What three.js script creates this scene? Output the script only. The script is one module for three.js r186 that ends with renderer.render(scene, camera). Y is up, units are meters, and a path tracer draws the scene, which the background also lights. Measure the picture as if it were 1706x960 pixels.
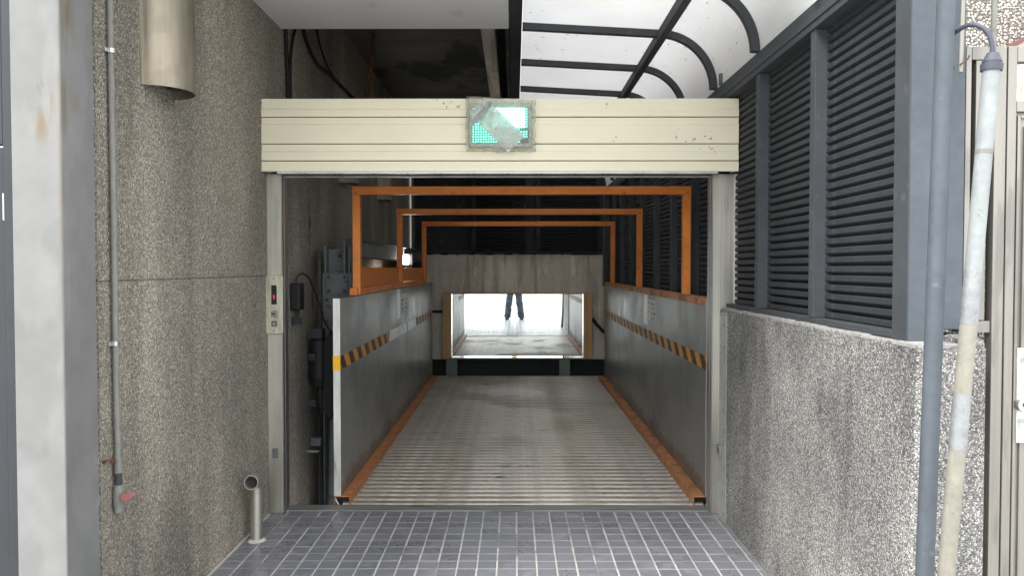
import * as THREE from 'three';
import { mergeGeometries } from 'three/addons/utils/BufferGeometryUtils.js';
import { RoundedBoxGeometry } from 'three/addons/geometries/RoundedBoxGeometry.js';
import { RectAreaLightUniformsLib } from 'three/addons/lights/RectAreaLightUniformsLib.js';

// ---------------------------------------------------------------- camera, sky, sun, exposure
const scene = new THREE.Scene();
const camera = new THREE.PerspectiveCamera(41.12, 1024 / 577, 0.05, 600);
camera.position.set(0, 1.5, 0);
camera.rotation.order = 'YXZ';
camera.rotation.set(-0.02578, 0.0031, 0);
camera.updateMatrixWorld();

const renderer = new THREE.WebGLRenderer({ antialias: true });
renderer.setSize(1024, 577);
renderer.toneMapping = THREE.LinearToneMapping;
renderer.toneMappingExposure = 3.6;
renderer.shadowMap.enabled = true;
RectAreaLightUniformsLib.init();

{ // overcast sky: soft cloud, a little brighter overhead
  const W = 128, H = 64, d = new Float32Array(W * H * 4);
  for (let j = 0; j < H; j++) for (let i = 0; i < W; i++) {
    const el = ((j + 0.5) / H - 0.5) * Math.PI, s = Math.max(0, Math.sin(el));
    const L = el < 0 ? 0.35 : 0.86 + 0.3 * s, k = (j * W + i) * 4;
    const c = 0.025 * Math.sin(i * 0.196 + 2 * s) * Math.sin(s * 9 + i * 0.098);
    d[k] = L * (0.98 + c); d[k + 1] = L * (1.0 + c); d[k + 2] = L * (1.03 + c); d[k + 3] = 1;
  }
  const t = new THREE.DataTexture(d, W, H, THREE.RGBAFormat, THREE.FloatType);
  t.mapping = THREE.EquirectangularReflectionMapping; t.magFilter = t.minFilter = THREE.LinearFilter; t.needsUpdate = true;
  scene.background = t; scene.environment = t;
}
const sun = new THREE.DirectionalLight(new THREE.Color(1, 0.97, 0.92), 1.4);
sun.name = 'sun'; sun.position.set(-11, 18, 8); sun.target.position.set(0, 0, -3);
sun.castShadow = true; sun.shadow.radius = 40; sun.shadow.mapSize.set(2048, 2048);
Object.assign(sun.shadow.camera, { left: -14, right: 14, top: 14, bottom: -14, near: 1, far: 60 });
scene.add(sun, sun.target);

// ---------------------------------------------------------------- helpers
const mulberry = (a) => () => { a = (a + 0x6d2b79f5) | 0; let t = Math.imul(a ^ (a >>> 15), 1 | a); t = (t + Math.imul(t ^ (t >>> 7), 61 | t)) ^ t; return ((t ^ (t >>> 14)) >>> 0) / 4294967296; };
const rnd = mulberry(20417);
const R = (a, b) => a + (b - a) * rnd();
const clamp = (x, a = 0, b = 1) => Math.min(b, Math.max(a, x));
const mix = (a, b, t) => a + (b - a) * t;
const smooth = (a, b, x) => { const t = clamp((x - a) / (b - a)); return t * t * (3 - 2 * t); };
const hash = (x, y, s = 0) => { let h = Math.imul(x | 0, 374761393) ^ Math.imul(y | 0, 668265263) ^ Math.imul(s | 0, 1274126177); h = Math.imul(h ^ (h >>> 13), 1274126177); return ((h ^ (h >>> 16)) >>> 0) / 4294967296; };
const wrap = (i, p) => ((i % p) + p) % p;
// tiling value noise: x, y in cells, px and py the periods in cells
function vn(x, y, px, py, s) {
  const ix = Math.floor(x), iy = Math.floor(y), fx = x - ix, fy = y - iy, u = fx * fx * (3 - 2 * fx), v = fy * fy * (3 - 2 * fy);
  const x0 = wrap(ix, px), x1 = wrap(ix + 1, px), y0 = wrap(iy, py), y1 = wrap(iy + 1, py);
  return mix(mix(hash(x0, y0, s), hash(x1, y0, s), u), mix(hash(x0, y1, s), hash(x1, y1, s), u), v);
}
function fbm(u, v, cx, cy, oct, s) { let a = 0.5, t = 0, n = 0; for (let o = 0; o < oct; o++) { t += a * vn(u * cx, v * cy, cx, cy, s + o * 17); n += a; a *= 0.5; cx *= 2; cy *= 2; } return t / n; }
function dataTex(w, h, arr, srgb) {
  const t = new THREE.DataTexture(arr, w, h, THREE.RGBAFormat, THREE.UnsignedByteType);
  t.wrapS = t.wrapT = THREE.RepeatWrapping; t.magFilter = THREE.LinearFilter; t.minFilter = THREE.LinearFilter;
  if (srgb) t.colorSpace = THREE.SRGBColorSpace;
  t.needsUpdate = true; return t;
}
// f(u, v, o): o.c = [r, g, b] sRGB 0..255, o.h = height 0..1, o.r = roughness 0..1 ; mw, mh: size in metres
function paint(w, h, mw, mh, f, { bump = true, rough = false } = {}) {
  const c = new Uint8Array(w * h * 4), b = bump && new Uint8Array(w * h * 4), r = rough && new Uint8Array(w * h * 4), o = { c: [0, 0, 0], h: 0.5, r: 1 };
  for (let j = 0, k = 0; j < h; j++) for (let i = 0; i < w; i++, k += 4) {
    f((i + 0.5) / w, (j + 0.5) / h, o);
    for (let q = 0; q < 3; q++) { c[k + q] = clamp(o.c[q], 0, 255); if (b) b[k + q] = clamp(o.h) * 255; if (r) r[k + q] = clamp(o.r) * 255; }
    c[k + 3] = 255; if (b) b[k + 3] = 255; if (r) r[k + 3] = 255;
  }
  const set = { map: dataTex(w, h, c, true) };
  if (b) set.bumpMap = dataTex(w, h, b); if (r) set.roughnessMap = dataTex(w, h, r);
  for (const t of Object.values(set)) t.repeat.set(1 / mw, 1 / mh);
  return set;
}
const std = (o) => new THREE.MeshStandardMaterial(o);
const flat = ({ bumpMap, ...r }) => r;
const phys = (o) => new THREE.MeshPhysicalMaterial(o);

const bases = new Map(), taken = new Map();
function numbered(name) { const n = taken.get(name) ?? 0; taken.set(name, n + 1); return n ? `${name}_${String(n).padStart(3, '0')}` : name; }
function shade(o) { o.castShadow = true; o.receiveShadow = true; return o; }
function thing(name, label, category, at = [0, 0, 0], group) {
  const g = new THREE.Group(); g.name = numbered(name); g.position.set(...at); g.userData = { label, category };
  if (group) g.userData.group = group;
  bases.set(g, at); scene.add(g); return g;
}
function prep(g) { // positions, normals and uv in metres, without index
  g = g.index ? g.toNonIndexed() : g;
  if (!g.getAttribute('normal')) g.computeVertexNormals();
  for (const k of Object.keys(g.attributes)) if (!['position', 'normal'].includes(k)) g.deleteAttribute(k);
  const p = g.getAttribute('position'), uv = new Float32Array(p.count * 2), a = new THREE.Vector3(), b = new THREE.Vector3(), c = new THREE.Vector3();
  for (let i = 0; i < p.count; i += 3) {
    a.fromBufferAttribute(p, i); b.fromBufferAttribute(p, i + 1).sub(a); c.fromBufferAttribute(p, i + 2).sub(a); b.cross(c);
    const nx = Math.abs(b.x), ny = Math.abs(b.y), nz = Math.abs(b.z);
    for (let k = i; k < i + 3; k++) {
      const x = p.getX(k), y = p.getY(k), z = p.getZ(k);
      uv[k * 2] = nx >= ny && nx >= nz ? -z : x; uv[k * 2 + 1] = ny > nx && ny >= nz ? -z : y;
    }
  }
  g.setAttribute('uv', new THREE.BufferAttribute(uv, 2)); return g;
}
function join(geos) { geos = (Array.isArray(geos) ? geos : [geos]).map((g) => (g.getAttribute('uv') && g.userData.ready ? g : prep(g))); return geos.length > 1 ? mergeGeometries(geos) : geos[0]; }
function part(parent, name, geos, mat, label) {
  const g = join(geos), at = bases.get(parent); g.translate(-at[0], -at[1], -at[2]);
  const m = shade(new THREE.Mesh(g, mat)); m.name = name; if (label) m.userData.label = label;
  bases.set(m, at); parent.add(m); return m;
}
function structure(name, geos, mat) { const m = shade(new THREE.Mesh(join(geos), mat)); m.name = name; m.userData = { kind: 'structure' }; bases.set(m, [0, 0, 0]); scene.add(m); return m; }
function copyOf(src, at, label) { const c = src.clone(); c.name = numbered(src.name.replace(/_\d{3}$/, '')); c.userData = { ...src.userData, label }; c.position.set(...at); scene.add(c); return c; }
// geometry in world metres; d = distance in front of the camera (z = -d)
function bx(x0, x1, y0, y1, d0, d1, bevel = 0) {
  const w = x1 - x0, h = y1 - y0, d = d1 - d0;
  const g = bevel ? new RoundedBoxGeometry(w, h, d, 1, Math.min(bevel, w * 0.49, h * 0.49, d * 0.49)) : new THREE.BoxGeometry(w, h, d);
  return g.translate((x0 + x1) / 2, (y0 + y1) / 2, -(d0 + d1) / 2);
}
const V = (x, y, d) => new THREE.Vector3(x, y, -d);
function rod(a, b, r, r2 = r, seg = 16, open = false) {
  const dir = b.clone().sub(a), g = new THREE.CylinderGeometry(r2, r, dir.length(), seg, 1, open);
  g.applyQuaternion(new THREE.Quaternion().setFromUnitVectors(new THREE.Vector3(0, 1, 0), dir.clone().normalize()));
  return g.translate((a.x + b.x) / 2, (a.y + b.y) / 2, (a.z + b.z) / 2);
}
const tube = (pts, r, seg = 40, rs = 8) => new THREE.TubeGeometry(new THREE.CatmullRomCurve3(pts), seg, r, rs, false);
const hollow = (a, b, r, t, seg = 24) => { // a pipe with an open mouth
  const L = a.distanceTo(b), pts = [[r - t, 0], [r, 0], [r, L], [r - t, L], [r - t, 0]].map(([x, y]) => new THREE.Vector2(x, y));
  const g = new THREE.LatheGeometry(pts, seg).toNonIndexed(); g.computeVertexNormals();
  g.applyQuaternion(new THREE.Quaternion().setFromUnitVectors(new THREE.Vector3(0, 1, 0), b.clone().sub(a).normalize()));
  return g.translate(a.x, a.y, a.z);
};
// a profile of [a, b] pairs swept along an axis: 'x' -> (d, y) profile, 'z' -> (x, y) profile
function sweepX(prof, x0, x1) { const s = new THREE.Shape(prof.map(([d, y]) => new THREE.Vector2(d, y))); const g = new THREE.ExtrudeGeometry(s, { depth: x1 - x0, bevelEnabled: false }); g.rotateY(Math.PI / 2); return g.translate(x0, 0, 0); }
function sweepZ(prof, d0, d1) { const s = new THREE.Shape(prof.map(([x, y]) => new THREE.Vector2(x, y))); const g = new THREE.ExtrudeGeometry(s, { depth: d1 - d0, bevelEnabled: false }); return g.translate(0, 0, -d1); }

// ---------------------------------------------------------------- materials
// pebble dash: small stones set in mortar. pal: stone colours, mortar: colour, cell: stone pitch in metres
function pebble(w, h, mw, mh, cell, pal, mortar, seed, stain) {
  const nx = Math.round(mw / cell), ny = Math.round(mh / cell), N = nx * ny;
  const ox = new Float32Array(N), oy = new Float32Array(N), ca = new Float32Array(N), sa = new Float32Array(N), hi = new Float32Array(N), col = new Array(N);
  for (let j = 0, k = 0; j < ny; j++) for (let i = 0; i < nx; i++, k++) {
    ox[k] = 0.5 + 0.8 * (hash(i, j, seed) - 0.5); oy[k] = 0.5 + 0.8 * (hash(i, j, seed + 1) - 0.5); const a = hash(i, j, seed + 2) * 3.14; ca[k] = Math.cos(a); sa[k] = Math.sin(a); hi[k] = 0.6 + 0.4 * hash(i, j, seed + 5);
    const t = 0.86 + 0.28 * hash(i, j, seed + 4); col[k] = pal[Math.floor(hash(i, j, seed + 3) * pal.length)].map((c) => c * t);
  }
  const sw = w >> 2, sh = h >> 2, st = []; for (let j = 0; j < sh; j++) for (let i = 0; i < sw; i++) st.push(stain((i + 0.5) / sw, (j + 0.5) / sh)); // the stains vary slowly
  return paint(w, h, mw, mh, (u, v, o) => {
    const x = u * nx, y = v * ny, ix = Math.floor(x), iy = Math.floor(y); let best = 9, bk = 0, second = 9;
    for (let q = -1; q <= 1; q++) for (let p = -1; p <= 1; p++) {
      const k = wrap(iy + q, ny) * nx + wrap(ix + p, nx), dx = ix + p + ox[k] - x, dy = iy + q + oy[k] - y, ex = dx * ca[k] + dy * sa[k], ey = (dy * ca[k] - dx * sa[k]) * 1.5, d = ex * ex + ey * ey;
      if (d < best) { second = best; best = d; bk = k; } else if (d < second) second = d;
    }
    const dist = Math.sqrt(best), edge = smooth(0.02, 0.2, Math.sqrt(second) - dist) * smooth(0.62, 0.45, dist), c = col[bk], m = st[Math.min(sh - 1, Math.floor(v * sh)) * sw + Math.min(sw - 1, Math.floor(u * sw))];
    for (let q = 0; q < 3; q++) o.c[q] = mix(mortar[q], c[q], edge) * m[q];
    o.h = edge * hi[bk] * Math.sqrt(clamp(1 - dist * 1.2));
  });
}
const leftPebble = pebble(2048, 2048, 2.9, 2.9, 0.0088,
  [[175, 172, 163], [160, 155, 145], [148, 143, 134], [134, 128, 118], [110, 106, 100], [165, 160, 149], [92, 88, 85], [143, 136, 124], [123, 118, 111]], [128, 122, 111], 11,
  (u, v) => {
    const a = fbm(u, v, 9, 3, 4, 31), b = fbm(u, v, 22, 2, 3, 57), c = fbm(u, v, 5, 5, 5, 71), d = smooth(0.52, 0.68, fbm(u, v, 6, 2, 4, 91));
    const e = smooth(0.5, 0.7, fbm(u, v, 16, 1, 3, 97)); const t = 0.97 + 0.22 * a + 0.1 * (b - 0.5) + 0.24 * (c - 0.5) - 0.11 * d + 0.05 * e; return [t * 0.99, t * 0.99, t * (1.0 - 0.04 * c)];
  });
const rightPebble = pebble(2048, 1024, 2.4, 1.28, 0.0068,
  [[207, 207, 204], [190, 190, 188], [174, 174, 172], [154, 154, 153], [117, 117, 117], [198, 197, 194], [81, 81, 82], [138, 138, 137], [96, 96, 98]], [122, 122, 121], 211,
  (u, v) => {
    const a = fbm(u, v, 14, 2, 4, 131), b = fbm(u, v, 5, 4, 4, 157), d = smooth(0.5, 0.66, fbm(u, v, 10, 2, 4, 191));
    const e = smooth(0.52, 0.7, fbm(u, v, 24, 2, 4, 199)); const t = 0.92 + 0.2 * (a - 0.5) + 0.32 * (b - 0.5) - 0.14 * d + 0.08 * e; return [t * 1.01, t, t * 0.985];
  });
const coarsePebble = pebble(512, 512, 1.1, 1.1, 0.0125, [[206, 203, 195], [196, 191, 181], [178, 172, 162], [200, 195, 185], [120, 115, 108], [204, 201, 194], [150, 145, 136]], [98, 93, 86], 401,
  (u, v) => { const t = 0.94 + 0.12 * fbm(u, v, 4, 4, 4, 9); return [t, t, t]; });
const M = {};
M.leftPebble = std({ ...leftPebble, bumpScale: 0.004, roughness: 0.95 });
M.rightPebble = std({ ...rightPebble, bumpScale: 0.0035, roughness: 0.9 });
M.coarsePebble = std({ ...coarsePebble, bumpScale: 0.006, roughness: 0.9 });
// trowelled plaster of the column with brown hand smears
M.plaster = std({ ...paint(768, 1536, 1.6, 3.2, (u, v, o) => {
  const a = fbm(u, v, 5, 8, 5, 3), b = fbm(u, v, 26, 44, 4, 8), w = fbm(u, v, 11, 9, 4, 22), t = 111 + 18 * (a - 0.5) + 13 * (b - 0.5) + 6 * smooth(0.48, 0.58, w);
  o.c[0] = t; o.c[1] = t; o.c[2] = t * 0.99; o.h = a * 0.6 + b * 0.4;
  const X = (u > 0.5 ? u - 1 : u) * 1.6 - 1.6, D = u * 1.6 + 1.6, y = v * 3.2; // the column front lies at X -1.646..-1.481, its side at D 2.52..2.72
  const blob = (p, q, cx, cy, rx, ry) => clamp(1.25 - Math.hypot((p - cx) / rx, (q - cy) / ry));
  let k = 0;
  if (X > -1.66 && X < -1.47) { k = Math.max(blob(X, y, -1.545, 1.97, 0.028, 0.06), 0.8 * blob(X, y, -1.515, 2.02, 0.02, 0.07)); for (const [cx, cy] of [[-1.572, 2.07], [-1.552, 2.085], [-1.536, 2.09], [-1.522, 2.08]]) k = Math.max(k, 1.1 * blob(X + 0.35 * (y - cy), y, cx, cy, 0.007, 0.03)); k = Math.max(k, 0.55 * blob(X, y, -1.484, 1.7, 0.01, 0.8)); }
  else if (D > 2.51 && D < 2.73) k = Math.max(blob(D, y, 2.565, 2.34, 0.04, 0.14), 0.7 * blob(D, y, 2.54, 2.05, 0.022, 0.12), 0.5 * blob(D, y, 2.6, 2.06, 0.03, 0.04));
  if (k > 0) k *= smooth(0.36, 0.6, 0.55 * fbm(u, v, 90, 34, 4, 61) + 0.45 * fbm(u, v, 26, 20, 4, 67)); o.c[0] = mix(o.c[0], 104, k * 0.75); o.c[1] = mix(o.c[1], 89, k * 0.75); o.c[2] = mix(o.c[2], 68, k * 0.75);
}), bumpScale: 0.004, roughness: 0.75 });
M.whiteSoffit = std({ ...paint(512, 512, 3, 3, (u, v, o) => { const a = fbm(u, v, 4, 4, 5, 5), s = smooth(0.66, 0.76, fbm(u, v, 9, 9, 4, 61)); const t = 214 + 10 * (a - 0.5) - 16 * s; o.c[0] = t; o.c[1] = t; o.c[2] = t + 1; o.h = a; }), bumpScale: 0.002, roughness: 0.8 });
M.facade = std({ color: 0xb9b4aa, roughness: 0.85 });
function metalTex(w, h, mw, mh, base, vx, vy, spots, seed, extra) {
  return paint(w, h, mw, mh, (u, v, o) => {
    const a = fbm(u, v, vx, vy, 4, seed), b = fbm(u, v, 5, 5, 5, seed + 40), s = smooth(0.62, 0.75, fbm(u, v, 9, 7, 5, seed + 80)) * spots, t = 1 + 0.14 * (a - 0.5) + 0.22 * (b - 0.5) - 0.3 * s;
    for (let q = 0; q < 3; q++) o.c[q] = base[q] * t;
    o.h = a; o.r = 0.3 + 0.3 * b + 0.25 * s + 0.1 * a; if (extra) extra(u, v, o);
  }, { rough: true, bump: !!extra });
}
M.stainless = std({ ...metalTex(256, 1024, 0.5, 2.2, [188, 186, 176], 60, 3, 0.15, 7), bumpScale: 0.0003, metalness: 0.95, roughness: 1 });
M.panelSteel = std({ ...metalTex(1024, 512, 5.6, 1.4, [150, 152, 150], 14, 3, 0.1, 17, (u, v, o) => {
  const run = smooth(0.62, 0.74, fbm(u, v, 60, 2, 3, 301)); for (let q = 0; q < 3; q++) o.c[q] *= 1 - 0.07 * run;
  const scuff = smooth(0.68, 0.74, fbm(u + v * 0.05, v, 46, 7, 3, 377)) * smooth(0.5, 0.62, fbm(u, v, 7, 3, 3, 391)) * smooth(0.6, 0.7, v); for (let q = 0; q < 3; q++) o.c[q] = mix(o.c[q], 216, 0.55 * scuff);
  const rust = smooth(0.5, 0.82, 0.5 * fbm(u, v, 110, 40, 4, 355) + 0.5 * fbm(u, v, 18, 6, 3, 365) + 0.4 * smooth(0.16, 0.03, v)) * smooth(0.26, 0.1, v); o.c[0] = mix(o.c[0], 134, rust * 0.45); o.c[1] = mix(o.c[1], 102, rust * 0.45); o.c[2] = mix(o.c[2], 76, rust * 0.45); o.r = 0.36 + 0.25 * rust + 0.2 * fbm(u, v, 30, 9, 3, 330);
}), bumpScale: 0.0006, metalness: 0.6, roughness: 0.85 });
M.edgeSteel = std({ ...metalTex(64, 512, 0.2, 1.4, [206, 206, 200], 6, 12, 0.6, 27), bumpScale: 0.0004, metalness: 0.4, roughness: 1 });
function paintTex(base, under, wear, seed, mw = 1.2, n = 256) {
  return paint(n, n, mw, mw, (u, v, o) => {
    const a = fbm(u, v, 8, 8, 5, seed), b = fbm(u, v, 40, 40, 3, seed + 5), w = smooth(0.6 - wear, 0.74 - wear, fbm(u, v, 16, 16, 5, seed + 9)), t = 1 + 0.2 * (a - 0.5) + 0.1 * (b - 0.5);
    for (let q = 0; q < 3; q++) o.c[q] = mix(base[q] * t, under[q] * (0.7 + 0.6 * b), w * 0.7);
    o.h = 0.5 + 0.3 * (b - 0.5) - 0.2 * w; o.r = 0.5 + 0.3 * w;
  }, { rough: n > 256 });
}
M.orange = std({ ...paintTex([210, 122, 40], [164, 90, 38], -0.1, 41, 1.2, 512), bumpScale: 0.0008, roughness: 0.95 });
M.orangeWorn = std({ ...paintTex([184, 122, 76], [140, 108, 84], 0.05, 49, 1.2, 512), bumpScale: 0.0012, roughness: 1 });
M.deck = std({ ...paint(768, 1024, 2.4, 6, (u, v, o) => {
  const a = fbm(u, v, 6, 12, 5, 81), b = fbm(u, v, 60, 110, 3, 83), m = smooth(0.55, 0.7, fbm(u, v, 5, 10, 5, 89)), k = smooth(0.66, 0.78, fbm(u, v, 22, 9, 4, 97)), t0 = 182 + 30 * (a - 0.5) + 40 * (b - 0.5) - 18 * m - 14 * k;
  const X = (u > 0.5 ? u - 1 : u) * 2.4, y = v * 6, oil = clamp(1.3 - Math.min(Math.hypot((X + 0.325) / 0.1, (y - 3.9) / 0.13), Math.hypot((X - 0.02) / 0.2, (y - 5.8) / 0.045), Math.hypot((X + 0.12) / 0.06, (y - 5.5) / 0.08))) * smooth(0.35, 0.6, fbm(u, v, 44, 60, 3, 99)), t = t0 * (1 - 0.5 * oil);
  o.c[0] = t * 1.02; o.c[1] = t * 0.98; o.c[2] = t * (0.93 - 0.03 * m); o.h = b; o.r = 0.24 + 0.16 * m + 0.26 * b;
}, { rough: true }), bumpScale: 0.0012, metalness: 0.5, roughness: 1 });
M.deckGroove = std({ ...paint(256, 256, 1.5, 1.5, (u, v, o) => { const a = fbm(u, v, 8, 8, 5, 85), t = 76 + 34 * (a - 0.5); o.c[0] = t * 1.05; o.c[1] = t * 0.97; o.c[2] = t * 0.86; o.h = a; }), bumpScale: 0.002, roughness: 0.95 });
M.cream = std({ ...paint(1024, 256, 3, 0.75, (u, v, o) => {
  const a = fbm(u, v, 12, 4, 5, 111), s = smooth(0.78, 0.84, fbm(u, v, 210, 50, 2, 117)) * smooth(0.66, 0.78, fbm(u, v, 8, 3, 3, 119)), t = 1 + 0.05 * (a - 0.5);
  o.c[0] = mix(229 * t, 130, s); o.c[1] = mix(222 * t, 116, s); o.c[2] = mix(196 * t, 94, s); o.h = a; o.r = 0.42 + 0.2 * a;
}, { rough: true }), bumpScale: 0.0006, roughness: 1 });
M.louver = std({ ...paintTex([41, 44, 48], [62, 61, 59], -0.06, 131, 0.9), bumpScale: 0.0004, roughness: 0.75 });
M.frame = std({ ...paintTex([60, 64, 68], [78, 80, 80], -0.08, 135, 0.9), bumpScale: 0.0004, roughness: 0.75 });
M.blueGrey = std({ ...paintTex([76, 82, 89], [98, 103, 108], -0.16, 141, 0.8), bumpScale: 0.0005, roughness: 0.8 });
M.darkSteel = std({ ...paintTex([58, 62, 66], [90, 80, 68], 0.02, 151), bumpScale: 0.001, roughness: 0.9, metalness: 0.2 });
M.mastSteel = std({ ...paintTex([98, 102, 104], [84, 76, 68], 0.0, 161, 0.7), bumpScale: 0.001, roughness: 0.85, metalness: 0.2 });
M.black = std({ color: 0x17181a, roughness: 0.6 });
M.rubber = std({ color: 0x141414, roughness: 0.75 });
M.green = std({ ...paintTex([50, 64, 58], [64, 62, 54], 0.02, 171), bumpScale: 0.001, roughness: 0.8 });
M.legGreen = std({ color: 0x6c8074, roughness: 0.7 });
M.wood = std({ ...paint(256, 512, 0.5, 1.0, (u, v, o) => { const g = fbm(u, v, 46, 3, 4, 181), w = fbm(u, v, 6, 3, 4, 183), t = 1 + 0.18 * (g - 0.5) + 0.14 * (w - 0.5); o.c[0] = 198 * t; o.c[1] = 158 * t; o.c[2] = 112 * t; o.h = g; }), bumpScale: 0.0008, roughness: 0.7 });
M.pvc = std({ ...flat(paintTex([114, 113, 108], [98, 93, 86], -0.04, 191, 0.5)), bumpScale: 0.0003, roughness: 0.7 });
M.red = std({ color: 0x8c5a57, roughness: 0.55 });
M.concrete = (() => { const t = paint(1024, 1024, 3, 2.2, (u, v, o) => {
  const a = fbm(u, v, 10, 6, 5, 201), b = fbm(u, v, 70, 6, 3, 203), c = fbm(u, v, 80, 60, 3, 207), run = smooth(0.56, 0.7, fbm(u, v, 34, 2, 4, 209)), pale = smooth(0.64, 0.72, fbm(u, v, 16, 3, 4, 215)), k = 208 + 40 * (a - 0.5) + 22 * (b - 0.5) + 16 * (c - 0.5) - 30 * run + 22 * pale;
  o.c[0] = k * 1.02; o.c[1] = k * 0.985; o.c[2] = k * 0.91; o.h = 0.4 * b + 0.6 * c;
}); return std({ ...t, bumpScale: 0.003, roughness: 0.95 }); })();
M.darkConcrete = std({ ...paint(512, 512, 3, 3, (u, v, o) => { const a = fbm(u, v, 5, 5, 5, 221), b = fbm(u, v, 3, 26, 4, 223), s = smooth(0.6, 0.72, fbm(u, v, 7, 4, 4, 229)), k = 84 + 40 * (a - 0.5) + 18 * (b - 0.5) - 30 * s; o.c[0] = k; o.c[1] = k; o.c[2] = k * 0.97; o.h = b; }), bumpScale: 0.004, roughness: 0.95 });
M.grout = std({ ...paint(512, 512, 1.7, 1.7, (u, v, o) => { const a = fbm(u, v, 30, 30, 4, 231), s = smooth(0.55, 0.7, fbm(u, v, 8, 8, 4, 237)), k = 190 + 40 * (a - 0.5) - 50 * s; o.c[0] = k; o.c[1] = k * 0.99; o.c[2] = k * 0.96; o.h = a; }), bumpScale: 0.002, roughness: 0.9 });
const tileTex = paint(512, 512, 1, 1, (u, v, o) => { const a = fbm(u, v, 6, 6, 5, 241), b = fbm(u, v, 90, 90, 3, 243), s = smooth(0.62, 0.72, fbm(u, v, 12, 12, 5, 247)), k = 120 + 20 * (a - 0.5) + 14 * (b - 0.5) + 12 * s; o.c[0] = k * 0.98; o.c[1] = k * 0.99; o.c[2] = k * 1.035; o.h = b; o.r = 0.16 + 0.26 * a + 0.12 * b; }, { rough: true });
M.tile = [1, 0.96, 1.03, 0.98, 1.02, 0.94].map((k) => std({ ...tileTex, bumpScale: 0.0006, roughness: 1, color: new THREE.Color(k, k, k) }));
M.paving = std({ ...paint(512, 512, 4, 4, (u, v, o) => { const a = fbm(u, v, 6, 6, 5, 251), b = fbm(u, v, 80, 80, 3, 253), k = 172 + 30 * (a - 0.5) + 22 * (b - 0.5); o.c[0] = k; o.c[1] = k * 0.995; o.c[2] = k * 0.98; o.h = b; }), bumpScale: 0.003, roughness: 0.85 });
M.polycarbonate = phys({ ...paint(512, 512, 1.7, 1.7, (u, v, o) => { const a = fbm(u, v, 5, 5, 5, 261), s = smooth(0.85, 0.88, fbm(u, v, 70, 60, 2, 263)) * smooth(0.5, 0.62, fbm(u, v, 5, 5, 3, 269)), k = 248 - 10 * a; o.c[0] = mix(k, 110, s * 0.8); o.c[1] = mix(k, 106, s * 0.8); o.c[2] = mix(k * 1.0, 100, s * 0.8); }, { bump: false }), transmission: 0.78, thickness: 0, roughness: 0.97, ior: 1.3 });
M.mirror = std({ color: 0xe8eeec, metalness: 1, roughness: 0.015 });
M.sconceSteel = std({ ...metalTex(512, 512, 0.6, 0.6, [150, 142, 126], 70, 4, 0.12, 401), metalness: 0.85, roughness: 1 });
M.alu = std({ color: 0xb4b6b4, metalness: 0.9, roughness: 0.35 });
M.gateSteel = std({ ...metalTex(512, 1024, 0.6, 2.3, [140, 137, 131], 90, 4, 0.3, 271), bumpScale: 0.0003, metalness: 0.75, roughness: 1 });
M.whitePole = std({ ...flat(paintTex([130, 135, 135], [114, 117, 115], -0.12, 281, 0.6)), bumpScale: 0.0004, roughness: 0.7 });
M.beigePole = std({ ...flat(paintTex([126, 123, 113], [114, 109, 98], -0.12, 285, 0.4)), bumpScale: 0.0006, roughness: 0.85 });
M.silverTape = std({ ...flat(paintTex([132, 134, 135], [116, 116, 115], -0.06, 289, 0.2)), bumpScale: 0.001, roughness: 0.5, metalness: 0.3 });
M.rust = std({ ...flat(paintTex([104, 68, 42], [74, 48, 32], 0.1, 293, 0.5)), bumpScale: 0.001, roughness: 0.9 });
M.paper = phys({ transmission: 0.3, thickness: 0, ...paint(256, 256, 0.36, 0.36, (u, v, o) => { const a = fbm(u, v, 7, 7, 5, 295), l = smooth(0.03, 0, Math.abs(fbm(u, v, 5, 5, 3, 297) - 0.5)), k = 226 + 20 * (a - 0.5) - 20 * l; o.c[0] = k; o.c[1] = k; o.c[2] = k; o.h = a; }), bumpScale: 0.003, roughness: 0.9 });
M.film = phys({ color: 0xe6e8e2, transmission: 0.82, thickness: 0, roughness: 0.3, ior: 1.45, bumpMap: paint(256, 256, 0.42, 0.42, (u, v, o) => { o.h = Math.abs(fbm(u, v, 7, 7, 4, 301) - 0.5) * 2; }).bumpMap, bumpScale: 0.012 });
M.ledOn = std({ color: 0x08332a, emissive: new THREE.Color(0.1, 1.0, 0.72), emissiveIntensity: 1.3 });
M.ledHot = std({ color: 0x08332a, emissive: new THREE.Color(0.3, 1.0, 0.86), emissiveIntensity: 3.2 });
M.ledBoard = std({ color: 0x0c2420, roughness: 0.6 });
M.digit = std({ color: 0x300606, emissive: new THREE.Color(1, 0.03, 0.06), emissiveIntensity: 0.5 });
M.lampGlow = std({ color: 0xffffff, emissive: new THREE.Color(1, 1, 0.96), emissiveIntensity: 2.2 });
M.slate = std({ color: 0x3e424c, roughness: 0.6 });

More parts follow.
